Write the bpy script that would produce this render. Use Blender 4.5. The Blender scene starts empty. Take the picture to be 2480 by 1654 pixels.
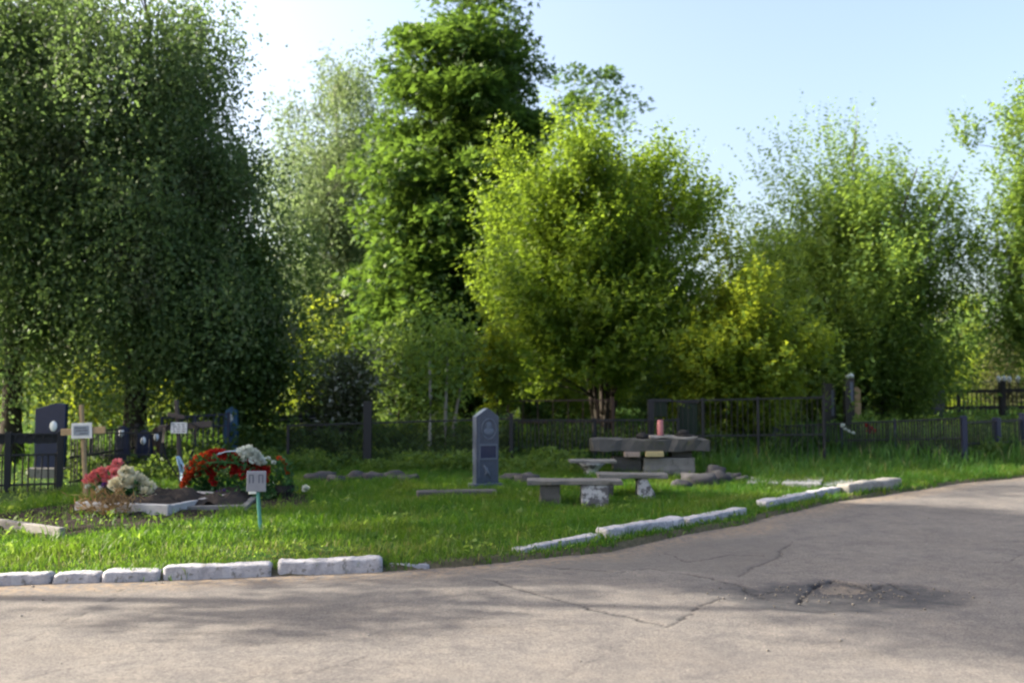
import bpy, math, random
import numpy as np
from mathutils import Vector, Matrix, noise as mnoise
SC = bpy.context.scene
COL = SC.collection
R = math.radians
# ------------------------------------------------------------------ camera
FPX, PW, PH, HOR, EYE = 2200.0, 2480, 1654, 950.0, 1.55
PIT = math.atan((HOR - PH / 2) / FPX)
cam_d = bpy.data.cameras.new('camera')
cam = bpy.data.objects.new('camera', cam_d); COL.objects.link(cam)
cam_d.sensor_width = 36.0; cam_d.lens = 36.0 * FPX / PW; cam_d.clip_end = 3000; cam_d.clip_start = .05
cam.location = (0, 0, EYE); cam.rotation_euler = (math.pi / 2 + PIT, 0, 0)
SC.camera = cam
cam_d.dof.use_dof = True; cam_d.dof.focus_distance = 7.5; cam_d.dof.aperture_fstop = 1.25

def ray(px, py):
    u = (px - PW / 2) / FPX; v = (PH / 2 - py) / FPX
    return (u, math.cos(PIT) - v * math.sin(PIT), math.sin(PIT) + v * math.cos(PIT))
def flat(px, py, z=0.0):
    d = ray(px, py); t = (z - EYE) / d[2]
    return (d[0] * t, d[1] * t, z)
def at(px, py, Y):
    d = ray(px, py); t = Y / d[1]
    return Vector((d[0] * t, Y, EYE + d[2] * t))
# ------------------------------------------------------------------ terrain height
EDGE_PX = [(0, 1420), (120, 1414), (385, 1408), (655, 1396), (925, 1388), (1040, 1379), (1250, 1361), (1470, 1339), (1660, 1297),
           (1810, 1272), (1870, 1254), (2040, 1216), (2190, 1194), (2330, 1172), (2480, 1158)]
E = [flat(*p) for p in EDGE_PX]
EX = np.array([-400, -60, -14] + [p[0] for p in E] + [14, 22, 60, 400])
EY = np.array([-60, 4.2, 6.9] + [p[1] for p in E] + [18.6, 22.5, 38, 140])
def edge(x): return np.interp(x, EX, EY)
def sd(x, y):
    s = (edge(x + .15) - edge(x - .15)) / .3
    return (y - edge(x)) / np.sqrt(1 + s * s)
def sm(t): t = np.clip(t, 0, 1); return t * t * (3 - 2 * t)
def wob(x, y, f=1.0, s=0.0):
    return (np.sin(x * 1.7 * f + y * .9 * f + s) + np.sin(-x * 1.1 * f + y * 2.3 * f + 1.7 + s * 2) + np.sin(x * 3.1 * f - y * 2.7 * f + 4.1 + s)
            + .6 * np.sin(x * 5.3 * f + y * 4.9 * f + s * 3)) / 3.6
def hterr(x, y):
    x = np.asarray(x, float); y = np.asarray(y, float)
    d = sd(x, y)
    up = .05 + .05 * sm(d / 4) + .03 * np.clip(y - 14, 0, 26) * sm(d / 2.5)
    up = up + wob(x, y, .6) * .02 * sm(d / 1.5) + wob(x, y, 3.0) * .008
    k = sm((d + .02 + wob(x, y, 2.2) * .03) / .12)
    return -.12 + (up + .12) * k
def gp(px, py):
    d = ray(px, py); t = 2.0
    for i in range(6000):
        z = EYE + d[2] * t
        if z <= float(hterr(d[0] * t, d[1] * t)) or (z <= 0 and float(sd(d[0] * t, d[1] * t)) < 0): break
        t += .01
    x, y = d[0] * t, d[1] * t
    return Vector((x, y, max(0.0, float(hterr(x, y)))))
def onY(px, Y):
    x = (px - PW / 2) / FPX * Y
    return Vector((x, Y, float(hterr(x, Y))))
# ------------------------------------------------------------------ materials
MATS = {}
def ramp(nt, stops, interp='LINEAR'):
    n = nt.nodes.new('ShaderNodeValToRGB'); cr = n.color_ramp; cr.interpolation = interp
    while len(cr.elements) < len(stops): cr.elements.new(.5)
    for e, (p, c) in zip(cr.elements, stops): e.position = p; e.color = (*c, 1) if len(c) == 3 else c
    return n
def newmat(name):
    m = bpy.data.materials.new(name); m.use_nodes = True
    nt = m.node_tree; nt.nodes.clear()
    o = nt.nodes.new('ShaderNodeOutputMaterial')
    return m, nt, o
def noise_n(nt, scale, detail=4, rough=.6, vec=None, dim='3D'):
    n = nt.nodes.new('ShaderNodeTexNoise'); n.inputs['Scale'].default_value = scale; n.inputs['Detail'].default_value = detail
    n.inputs['Roughness'].default_value = rough
    if vec is not None: nt.links.new(vec, n.inputs['Vector'])
    return n
def mix_rgb(nt, fac, a, b, mode='MIX'):
    n = nt.nodes.new('ShaderNodeMix'); n.data_type = 'RGBA'; n.blend_type = mode
    for k, v in ((0, fac), (6, a), (7, b)):
        if hasattr(v, 'is_linked'): nt.links.new(v, n.inputs[k])
        elif k == 0: n.inputs[0].default_value = v
        else: n.inputs[k].default_value = (*v, 1)
    return n.outputs[2]
def mat(name, c1, c2=None, scale=8, rough=.8, spots=None, bump=.3, spec=.3, metal=0, sharp=.25):
    """two tone weathered surface: noise blends c1/c2, optional spots colour (colour, amount, scale)"""
    if name in MATS: return MATS[name]
    m, nt, o = newmat(name)
    p = nt.nodes.new('ShaderNodeBsdfPrincipled'); nt.links.new(p.outputs[0], o.inputs[0])
    tc = nt.nodes.new('ShaderNodeTexCoord')
    vec = tc.outputs['Object']
    n = noise_n(nt, scale, 5, .65, vec)
    c2 = c2 or tuple(v * .6 for v in c1)
    rp = ramp(nt, [(.5 - sharp, c1), (.5 + sharp, c2)]); nt.links.new(n.outputs[0], rp.inputs[0])
    col = rp.outputs[0]
    if spots:
        n2 = noise_n(nt, spots[2], 6, .7, vec)
        r2 = ramp(nt, [(max(0, .62 - spots[1]), (0, 0, 0)), (min(1, .68 - spots[1]), (1, 1, 1))]); nt.links.new(n2.outputs[0], r2.inputs[0])
        col = mix_rgb(nt, r2.outputs[0], col, spots[0])
    nt.links.new(col, p.inputs['Base Color'])
    p.inputs['Roughness'].default_value = rough; p.inputs['Specular IOR Level'].default_value = spec; p.inputs['Metallic'].default_value = metal
    if bump:
        nb = noise_n(nt, scale * 6, 6, .7, vec)
        b = nt.nodes.new('ShaderNodeBump'); b.inputs['Strength'].default_value = bump; b.inputs['Distance'].default_value = .01
        nt.links.new(nb.outputs[0], b.inputs['Height']); nt.links.new(b.outputs[0], p.inputs['Normal'])
    MATS[name] = m
    return m
def leafmat(name, cols, trans, tfac=.45, rough=.5, patch=None, spec=.25, attr=None):
    """leaf: per-leaf tone from cols, slow patches, light passing through"""
    m, nt, o = newmat(name)
    g = nt.nodes.new('ShaderNodeNewGeometry')
    k = len(cols)
    rp = ramp(nt, [(i / max(1, k - 1), c) for i, c in enumerate(cols)]); nt.links.new(g.outputs['Random Per Island'], rp.inputs[0])
    col = rp.outputs[0]
    if patch:
        n = noise_n(nt, patch[1], 3, .6, g.outputs['Position'])
        r2 = ramp(nt, [(patch[2], (0, 0, 0)), (patch[2] + .14, (1, 1, 1))]); nt.links.new(n.outputs[0], r2.inputs[0])
        mm = nt.nodes.new('ShaderNodeMath'); mm.operation = 'MULTIPLY'; mm.inputs[1].default_value = patch[3]
        nt.links.new(r2.outputs[0], mm.inputs[0])
        col = mix_rgb(nt, mm.outputs[0], col, patch[0])
    if attr:
        a = nt.nodes.new('ShaderNodeAttribute'); a.attribute_name = attr[0]
        col = mix_rgb(nt, a.outputs['Fac'], col, attr[1])
    p = nt.nodes.new('ShaderNodeBsdfPrincipled'); p.inputs['Roughness'].default_value = rough
    p.inputs['Specular IOR Level'].default_value = spec
    nt.links.new(col, p.inputs['Base Color'])
    t = nt.nodes.new('ShaderNodeBsdfTranslucent')
    tcol = mix_rgb(nt, .75, col, trans); nt.links.new(tcol, t.inputs[0])
    mx = nt.nodes.new('ShaderNodeMixShader'); mx.inputs[0].default_value = tfac
    nt.links.new(p.outputs[0], mx.inputs[1]); nt.links.new(t.outputs[0], mx.inputs[2]); nt.links.new(mx.outputs[0], o.inputs[0])
    MATS[name] = m
    return m
# ------------------------------------------------------------------ objects
def tag(o, label=None, cat=None, group=None, kind=None):
    if label: o['label'] = label
    if cat: o['category'] = cat
    if group: o['group'] = group
    if kind: o['kind'] = kind
    return o
def empty(name, loc, label, cat, group=None, rz=0.0, rx=0.0, ry=0.0):
    o = bpy.data.objects.new(name, None); COL.objects.link(o); o.empty_display_size = .1
    o.location = loc; o.rotation_euler = (rx, ry, rz)
    return tag(o, label, cat, group)
def link(name, me, m, parent=None, bevel=0, smooth=False):
    o = bpy.data.objects.new(name, me); COL.objects.link(o)
    if m is not None and not me.materials: me.materials.append(m)
    if parent is not None: o.parent = parent
    if smooth: me.polygons.foreach_set('use_smooth', [True] * len(me.polygons))
    if bevel:
        b = o.modifiers.new('bevel', 'BEVEL'); b.width = bevel; b.segments = 2; b.limit_method = 'ANGLE'
    return o
def bigmesh(name, v, faces, k):
    """numpy arrays -> mesh; faces (n,k)"""
    me = bpy.data.meshes.new(name)
    me.vertices.add(len(v)); me.vertices.foreach_set('co', np.ascontiguousarray(v, dtype=np.float32).ravel())
    n = len(faces)
    me.loops.add(n * k); me.loops.foreach_set('vertex_index', np.ascontiguousarray(faces, dtype=np.int32).ravel())
    me.polygons.add(n); me.polygons.foreach_set('loop_start', np.arange(0, n * k, k, dtype=np.int32))
    me.update(calc_edges=True)
    return me
def addattr(me, name, vals):
    a = me.attributes.new(name, 'FLOAT', 'POINT'); a.data.foreach_set('value', np.ascontiguousarray(vals, dtype=np.float32).ravel())
class MB:
    def __init__(s): s.v = []; s.f = []
    def add(s, v, f):
        n = len(s.v); s.v += [tuple(p) for p in v]; s.f += [tuple(i + n for i in q) for q in f]; return s
    def box(s, c, size, rot=None):
        x, y, z = (d / 2 for d in size)
        v = [Vector((a * x, b * y, d * z)) for a in (-1, 1) for b in (-1, 1) for d in (-1, 1)]
        if rot is not None: v = [rot @ p for p in v]
        v = [p + Vector(c) for p in v]
        return s.add(v, [(0, 1, 3, 2), (4, 6, 7, 5), (0, 4, 5, 1), (2, 3, 7, 6), (0, 2, 6, 4), (1, 5, 7, 3)])
    def bar(s, a, b, w, t=None):
        a = Vector(a); b = Vector(b); d = b - a
        q = d.to_track_quat('Z', 'Y').to_matrix()
        return s.box((a + b) / 2, (w, t or w, d.length), q)
    def tube(s, pts, rad, n=8, cap=True):
        pts = [Vector(p) for p in pts]
        if not hasattr(rad, '__len__'): rad = [rad] * len(pts)
        v = []; f = []
        for i, p in enumerate(pts):
            d = (pts[min(i + 1, len(pts) - 1)] - pts[max(i - 1, 0)])
            if d.length < 1e-9: d = Vector((0, 0, 1))
            m = d.to_track_quat('Z', 'Y').to_matrix()
            for k in range(n):
                a = 2 * math.pi * k / n
                v.append(p + m @ Vector((math.cos(a) * rad[i], math.sin(a) * rad[i], 0)))
        for i in range(len(pts) - 1):
            for k in range(n):
                f.append((i * n + k, i * n + (k + 1) % n, (i + 1) * n + (k + 1) % n, (i + 1) * n + k))
        if cap:
            f.append(tuple(range(n - 1, -1, -1))); f.append(tuple((len(pts) - 1) * n + k for k in range(n)))
        return s.add(v, f)
    def lathe(s, prof, c=(0, 0, 0), n=20, sx=1, sy=1):
        v = []; f = []
        for r, z in prof:
            for k in range(n):
                a = 2 * math.pi * k / n; v.append((c[0] + r * sx * math.cos(a), c[1] + r * sy * math.sin(a), c[2] + z))
        for i in range(len(prof) - 1):
            for k in range(n): f.append((i * n + k, i * n + (k + 1) % n, (i + 1) * n + (k + 1) % n, (i + 1) * n + k))
        f.append(tuple(range(n - 1, -1, -1))); f.append(tuple((len(prof) - 1) * n + k for k in range(n)))
        return s.add(v, f)
    def prism(s, out, y0, y1):
        """outline in x,z extruded along y"""
        n = len(out)
        v = [(x, y0, z) for x, z in out] + [(x, y1, z) for x, z in out]
        f = [tuple(range(n)), tuple(range(2 * n - 1, n - 1, -1))] + [(i, i + n, (i + 1) % n + n, (i + 1) % n) for i in range(n)]
        return s.add(v, f)
    def blob(s, c, r, seed=0, amp=.25, freq=1.5, sub=(10, 7)):
        """rough stone like lump, r = (rx, ry, rz)"""
        nu, nv = sub; v = []; f = []
        off = Vector((seed * 3.17, seed * 1.31, seed * 7.7))
        for j in range(nv + 1):
            th = math.pi * j / nv
            for i in range(nu):
                ph = 2 * math.pi * i / nu
                d = Vector((math.sin(th) * math.cos(ph), math.sin(th) * math.sin(ph), math.cos(th)))
                k = 1 + amp * mnoise.noise(d * freq + off) * 1.6
                d2 = Vector([math.copysign(abs(q) ** .8, q) for q in d])
                v.append((c[0] + d2.x * r[0] * k, c[1] + d2.y * r[1] * k, c[2] + d2.z * r[2] * k))
        for j in range(nv):
            for i in range(nu):
                f.append((j * nu + i, (j + 1) * nu + i, (j + 1) * nu + (i + 1) % nu, j * nu + (i + 1) % nu))
        return s.add(v, f)
    def build(s, name, m, parent=None, bevel=0, smooth=False):
        me = bpy.data.meshes.new(name); me.from_pydata(s.v, [], s.f); me.update()
        return link(name, me, m, parent, bevel, smooth)
# ------------------------------------------------------------------ light
SE, SAZ = R(32), math.atan2(-.995, .06)         # elevation; azimuth measured from +Y towards +X
S = Vector((math.sin(SAZ) * math.cos(SE), math.cos(SAZ) * math.cos(SE), math.sin(SE)))
sun_d = bpy.data.lights.new('sun', 'SUN'); sun_d.energy = 5.0; sun_d.angle = R(.5); sun_d.color = (1.0, .89, .72)
sun = bpy.data.objects.new('sun', sun_d); COL.objects.link(sun); sun.rotation_euler = (-S).to_track_quat('-Z', 'Y').to_euler(); sun.location = S * 60
w = bpy.data.worlds.new('World'); SC.world = w; w.use_nodes = True
nt = w.node_tree; nt.nodes.clear()
sk = nt.nodes.new('ShaderNodeTexSky'); sk.sky_type = 'NISHITA'; sk.sun_disc = False; sk.sun_elevation = SE; sk.sun_rotation = SAZ
sk.air_density = 1.0; sk.dust_density = 6.2; sk.ozone_density = .3
bg = nt.nodes.new('ShaderNodeBackground'); bg.inputs[1].default_value = .14
wo = nt.nodes.new('ShaderNodeOutputWorld'); nt.links.new(sk.outputs[0], bg.inputs[0]); nt.links.new(bg.outputs[0], wo.inputs[0])
SC.view_settings.view_transform = 'Standard'; SC.view_settings.look = 'None'; SC.view_settings.exposure = 1.7; SC.view_settings.gamma = 1
SC.cycles.filter_width = 2.2
SC.cycles.max_bounces = 8; SC.cycles.diffuse_bounces = 4; SC.cycles.transmission_bounces = 5; SC.cycles.sample_clamp_indirect = 6
# ------------------------------------------------------------------ terrain and road
def axis(lo, a, b, step, hi, grow=1.25):
    mid = list(np.arange(a, b + 1e-6, step)); L = []; R_ = []
    s = step; p = a
    while p > lo: s *= grow; p -= s; L.append(p)
    s = step; p = b
    while p < hi: s *= grow; p += s; R_.append(p)
    return np.array(L[::-1] + mid + R_)
def grid(xs, ys):
    X, Y = np.meshgrid(xs, ys); nx, ny = len(xs), len(ys)
    i = np.arange(nx * ny).reshape(ny, nx)
    f = np.stack([i[:-1, :-1], i[:-1, 1:], i[1:, 1:], i[1:, :-1]], -1).reshape(-1, 4)
    return X, Y, f
def polydist(X, Y, P):
    D = np.full(X.shape, 9.0)
    for (x0, y0), (x1, y1) in zip(P[:-1], P[1:]):
        dx, dy = x1 - x0, y1 - y0; L = dx * dx + dy * dy + 1e-9
        t = np.clip(((X - x0) * dx + (Y - y0) * dy) / L, 0, 1)
        D = np.minimum(D, np.hypot(X - x0 - t * dx, Y - y0 - t * dy))
    return D
def inpoly(X, Y, P):
    c = np.zeros(X.shape, bool); n = len(P)
    for i in range(n):
        x0, y0 = P[i]; x1, y1 = P[(i + 1) % n]
        if y0 == y1: continue
        k = ((Y < y0) != (Y < y1)) & (X < (x1 - x0) * (Y - y0) / (y1 - y0) + x0); c ^= k
    return c
SOIL = [tuple(gp(*p)[:2]) for p in [(-120, 1262), (-120, 1300), (120, 1306), (330, 1290), (480, 1262), (560, 1240), (770, 1230), (760, 1196), (430, 1196), (160, 1222)]]
def soilmask(x, y):
    inside = inpoly(x, y, SOIL); D = polydist(x, y, SOIL + SOIL[:1])
    s = np.where(inside, D, -D)
    return sm((s + .12 + wob(x, y, 2.4) * .16) / .3)
def drymask(x, y):
    # worn, yellowed turf along the left kerb and round the sign
    a = np.exp(-(((x + 2.0) / 1.5) ** 2 + ((y - 8.55) / .45) ** 2)); b = np.exp(-(((x + 3.8) / 1.0) ** 2 + ((y - 8.0) / .3) ** 2))
    c = .55 * sm((wob(x, y, 1.5, 9) + .5 * wob(x, y, 4.0, 3) - .45) / .5)
    return np.clip((1.25 * a + .7 * b) * (.8 + .5 * wob(x, y, 2.0)) + c, 0, 1)
xs = axis(-700, -9, 13, .075, 700); ys = axis(-60, 5.5, 22, .075, 1200)
X, Y, f = grid(xs, ys)
Z = hterr(X, Y); near = (np.abs(X) < 30) & (Y < 40)
sml = soilmask(X, Y); Z = Z + sml * (.01 + .035 * wob(X, Y, 6.5) + .02 * wob(X, Y, 14, 2.0))
Z = np.where((sd(X, Y) < 0) & (Y > 60), Z - .2, Z)
me = bigmesh('ground', np.stack([X, Y, Z], -1).reshape(-1, 3), f, 4)
addattr(me, 'soil', sml.ravel())
d = sd(X, Y); addattr(me, 'verge', np.clip(1 - np.abs(d) / .35, 0, 1).ravel())
m, nt, o = newmat('earth_and_turf')
g = nt.nodes.new('ShaderNodeNewGeometry'); p = nt.nodes.new('ShaderNodeBsdfPrincipled'); p.inputs['Roughness'].default_value = .95; p.inputs['Specular IOR Level'].default_value = .1
n1 = noise_n(nt, 1.3, 5, .65, g.outputs['Position']); n2 = noise_n(nt, 22, 5, .7, g.outputs['Position'])
r1 = ramp(nt, [(.35, (.022, .055, .010)), (.55, (.030, .068, .012)), (.75, (.060, .062, .022))]); nt.links.new(n1.outputs[0], r1.inputs[0])
soilc = ramp(nt, [(.3, (.016, .013, .012)), (.7, (.042, .034, .028))]); nt.links.new(n2.outputs[0], soilc.inputs[0])
a1 = nt.nodes.new('ShaderNodeAttribute'); a1.attribute_name = 'soil'
a2 = nt.nodes.new('ShaderNodeAttribute'); a2.attribute_name = 'verge'
dirt = ramp(nt, [(.3, (.06, .05, .035)), (.7, (.16, .13, .095))]); nt.links.new(n2.outputs[0], dirt.inputs[0])
c = mix_rgb(nt, a2.outputs['Fac'], r1.outputs[0], dirt.outputs[0]); c = mix_rgb(nt, a1.outputs['Fac'], c, soilc.outputs[0])
nt.links.new(c, p.inputs['Base Color'])
b = nt.nodes.new('ShaderNodeBump'); b.inputs['Strength'].default_value = .8; b.inputs['Distance'].default_value = .03
nt.links.new(n2.outputs[0], b.inputs['Height']); nt.links.new(b.outputs[0], p.inputs['Normal']); nt.links.new(p.outputs[0], o.inputs[0])
tag(link('ground', me, m, smooth=True), kind='structure')

# road: one sheet with real cracks and a pothole
def zl(pts, ox, oy, k=.5274): return [tuple(flat(ox + a * k, oy + b * k)[:2]) for a, b in pts]
CR = [(zl([(-80, 745), (0, 715), (120, 670), (255, 605), (330, 560), (430, 520), (520, 470), (560, 430)], 0, 1200), .010, .55),
      (zl([(40, 890), (90, 850), (270, 810), (440, 775), (600, 735), (690, 690)], 0, 1200), .009, .5),
      (zl([(1080, 862), (1190, 838), (1310, 828), (1440, 818), (1580, 783), (1700, 740)], 0, 1200), .009, .5),
      (zl([(-110, 385), (0, 420), (150, 465), (290, 500), (430, 540), (550, 560), (690, 600)], 1240, 1200), .022, 1),
      (zl([(690, 600), (730, 592), (850, 515), (960, 470)], 1240, 1200), .018, .9),
      (zl([(690, 600), (570, 655), (400, 745), (250, 830)], 1240, 1200), .008, .45),
      (zl([(640, 335), (760, 355), (850, 365), (960, 390), (1060, 410), (1110, 445), (1200, 430)], 1240, 1200), .022, .9),
      (zl([(1040, 372), (1100, 330), (1200, 295), (1240, 250), (1285, 210)], 1240, 1200), .018, .7),
      (zl([(160, 330), (330, 338), (480, 352), (640, 335)], 1240, 1200), .02, .7),
      (zl([(700, 260), (800, 300), (900, 290), (1000, 268), (1160, 275)], 1240, 1200), .02, .7),
      (zl([(1330, 485), (1345, 450), (1390, 402), (1470, 382), (1560, 397), (1650, 425)], 1240, 1200), .026, 1.4),
      (zl([(1650, 425), (1740, 400), (1840, 440)], 1240, 1200), .02, .8),
      (zl([(1080, 440), (1180, 470), (1330, 485)], 1240, 1200), .02, .8),
      (zl([(2350, 270), (2290, 300), (2200, 305)], 1240, 1200), .015, .5)]
xr = axis(-420, -5, 8.5, .024, 420, 1.3); yr = axis(-70, 4.3, 15.5, .024, 160, 1.3)
X, Y, f = grid(xr, yr)
Xw = X + wob(X, Y, 6) * .035 + wob(X, Y, 17, 2) * .012; Yw = Y + wob(X, Y, 7, 3) * .035 + wob(X, Y, 19, 1) * .012
crack = np.zeros(X.shape)
for P, wd, st in CR:
    D = polydist(Xw, Yw, P)
    wv = .5 * wd * (1 + .5 * wob(X, Y, 4, 5))
    crack = np.maximum(crack, st * np.clip(1.6 - D / np.maximum(wv, .004), 0, 1))
pc = flat(1240 + 1500 * .5274, 1200 + 455 * .5274)
u = (X - pc[0]); v = (Y - pc[1])
rr = np.sqrt((u / 1.15) ** 2 + (v / .62) ** 2) + wob(X, Y, 2.5, 1) * .16 + wob(X, Y, 7, 1) * .06
stain = sm((1.0 - rr) / .35)
sc2 = flat(1240 + 1130 * .5274, 1200 + 450 * .5274); r2 = np.sqrt(((X - sc2[0]) / .45) ** 2 + ((Y - sc2[1]) / .3) ** 2) + wob(X, Y, 4, 2) * .25
stain = np.maximum(stain, .7 * sm((1 - r2) / .4))
lp = zl([(1345, 450), (1390, 405), (1470, 388), (1560, 402), (1655, 430), (1640, 446), (1500, 444), (1400, 440)], 1240, 1200)
ins = inpoly(Xw, Yw, lp)
sand = np.where(ins, 1.0, 0.0) * sm((wob(X, Y, 9, 4) + .8 - 1.6 * sm((.06 - polydist(Xw, Yw, lp + lp[:1])) / .06)) / .5 + .3)
patch = inpoly(X + wob(X, Y, 3) * .06, Y + wob(X, Y, 3, 2) * .06, zl([(60, 330), (640, 210), (1240, 190), (1300, 260), (1040, 372), (640, 335), (330, 350)], 1240, 1200))
Z = wob(X, Y, .45) * .012 + wob(X, Y, 2.2, 1) * .004 - crack * .010 - stain * .015
Z = Z - sand * .018
hole = polydist(Xw, Yw, CR[10][0]); Z = Z -   .028 * np.clip(1 - hole / .02, 0, 1)
dd = sd(X, Y); Z = np.where(dd > .35, -.06, Z); Z = np.where((np.abs(X) > 45) | (Y > 40), Z - .02, Z)
me = bigmesh('road', np.stack([X, Y, Z], -1).reshape(-1, 3), f, 4)
addattr(me, 'crack', np.clip(crack, 0, 1).ravel()); addattr(me, 'stain', stain.ravel()); addattr(me, 'sand', sand.ravel())
edged = np.clip(1 - np.abs(dd + .05 + wob(X, Y, 1.5) * .15) / .4, 0, 1); addattr(me, 'dust', edged.ravel()); addattr(me, 'alligator', patch.astype(float).ravel())
m, nt, o = newmat('old_asphalt')
g = nt.nodes.new('ShaderNodeNewGeometry'); P_ = g.outputs['Position']
p = nt.nodes.new('ShaderNodeBsdfPrincipled'); p.inputs['Roughness'].default_value = .9; p.inputs['Specular IOR Level'].default_value = .2
nb = noise_n(nt, .7, 5, .6, P_); nf = noise_n(nt, 160, 2, .6, P_); nm = noise_n(nt, 9, 6, .7, P_)
base = ramp(nt, [(.3, (.110, .104, .102)), (.7, (.143, .136, .131))]); nt.links.new(nb.outputs[0], base.inputs[0])
fine = ramp(nt, [(.3, (.55, .55, .56)), (.5, (1, 1, 1)), (.72, (1.5, 1.48, 1.42))]); nt.links.new(nf.outputs[0], fine.inputs[0])
c = mix_rgb(nt, .75, base.outputs[0], fine.outputs[0], 'MULTIPLY')
ng = noise_n(nt, 55, 3, .7, P_); gr = ramp(nt, [(.34, (.58, .58, .60)), (.5, (1, 1, 1)), (.66, (1.32, 1.30, 1.26))]); nt.links.new(ng.outputs[0], gr.inputs[0])
c = mix_rgb(nt, .8, c, gr.outputs[0], 'MULTIPLY')
np_ = noise_n(nt, 2.6, 6, .72, P_); pr_ = ramp(nt, [(.36, (.80, .81, .84)), (.5, (1, 1, 1)), (.66, (1.08, 1.06, 1.03))]); nt.links.new(np_.outputs[0], pr_.inputs[0])
c = mix_rgb(nt, 1.0, c, pr_.outputs[0], 'MULTIPLY')
med = ramp(nt, [(.3, (.78, .78, .80)), (.6, (1.06, 1.05, 1.04))]); nt.links.new(nm.outputs[0], med.inputs[0])
c = mix_rgb(nt, 1.0, c, med.outputs[0], 'MULTIPLY')
def attr(n): 
    a = nt.nodes.new('ShaderNodeAttribute'); a.attribute_name = n; return a.outputs['Fac']
def mul(a, b):
    q = nt.nodes.new('ShaderNodeMath'); q.operation = 'MULTIPLY'
    for i, vv in enumerate((a, b)):
        if hasattr(vv, 'is_linked'): nt.links.new(vv, q.inputs[i])
        else: q.inputs[i].default_value = vv
    return q.outputs[0]
vo = nt.nodes.new('ShaderNodeTexVoronoi'); vo.feature = 'DISTANCE_TO_EDGE'; vo.inputs['Scale'].default_value = 4.2
vw = nt.nodes.new('ShaderNodeVectorMath'); vw.operation = 'ADD'
nw = noise_n(nt, 5, 3, .6, P_); nt.links.new(P_, vw.inputs[0]); nt.links.new(nw.outputs['Color'], vw.inputs[1]); nt.links.new(vw.outputs[0], vo.inputs['Vector'])
vr = ramp(nt, [(0, (1, 1, 1)), (.055, (0, 0, 0))]); nt.links.new(vo.outputs[0], vr.inputs[0])
c = mix_rgb(nt, mul(mul(vr.outputs[0], attr('alligator')), .6), c, (.05, .05, .05))
c = mix_rgb(nt, mul(attr('alligator'), .45), c, (.10, .095, .092))
stv = noise_n(nt, 6, 6, .75, P_); stx = ramp(nt, [(.34, (.55, .55, .55)), (.58, (1, 1, 1))]); nt.links.new(stv.outputs[0], stx.inputs[0])
stn = mul(mul(attr('stain'), stx.outputs[0]), .9); c = mix_rgb(nt, stn, c, (.036, .038, .044))
nd = noise_n(nt, 14, 5, .7, P_); dr = ramp(nt, [(.42, (0, 0, 0)), (.6, (1, 1, 1))]); nt.links.new(nd.outputs[0], dr.inputs[0])
c = mix_rgb(nt, mul(mul(attr('dust'), dr.outputs[0]), .8), c, (.24, .18, .12))
sdn = ramp(nt, [(.35, (.10, .09, .08)), (.55, (.20, .17, .14)), (.7, (.26, .22, .18))]); nt.links.new(ng.outputs[0], sdn.inputs[0])
c = mix_rgb(nt, mul(attr('sand'), .6), c, sdn.outputs[0])
c = mix_rgb(nt, mul(attr('crack'), .95), c, (.018, .018, .02))
nt.links.new(c, p.inputs['Base Color'])
b = nt.nodes.new('ShaderNodeBump'); b.inputs['Strength'].default_value = .5; b.inputs['Distance'].default_value = .006
nt.links.new(nf.outputs[0], b.inputs['Height']); nt.links.new(b.outputs[0], p.inputs['Normal']); nt.links.new(p.outputs[0], o.inputs[0])
tag(link('road', me, m, smooth=True), kind='structure')

# ------------------------------------------------------------------ kerb stones
kerbmat = mat('flaking_white_limewash', (.43, .43, .46), (.28, .28, .31), 5, .9, ((.19, .185, .18), .06, 15), .9)
_nt = kerbmat.node_tree; _p = [n for n in _nt.nodes if n.type == 'BSDF_PRINCIPLED'][0]; _src = _p.inputs['Base Color'].links[0].from_socket
_tc = [n for n in _nt.nodes if n.type == 'TEX_COORD'][0]; _n = noise_n(_nt, 17, 6, .75, _tc.outputs['Object']); _r = ramp(_nt, [(.40, (.50, .50, .52)), (.54, (1, 1, 1)), (.72, (1.12, 1.12, 1.12))])
_nt.links.new(_n.outputs[0], _r.inputs[0]); _nt.links.new(mix_rgb(_nt, .42, _src, _r.outputs[0], 'MULTIPLY'), _p.inputs['Base Color'])
kerbgrey = mat('bare_kerb_concrete', (.30, .29, .27), (.20, .19, .18), 9, .95, ((.10, .10, .09), .02, 20), .7)
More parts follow.
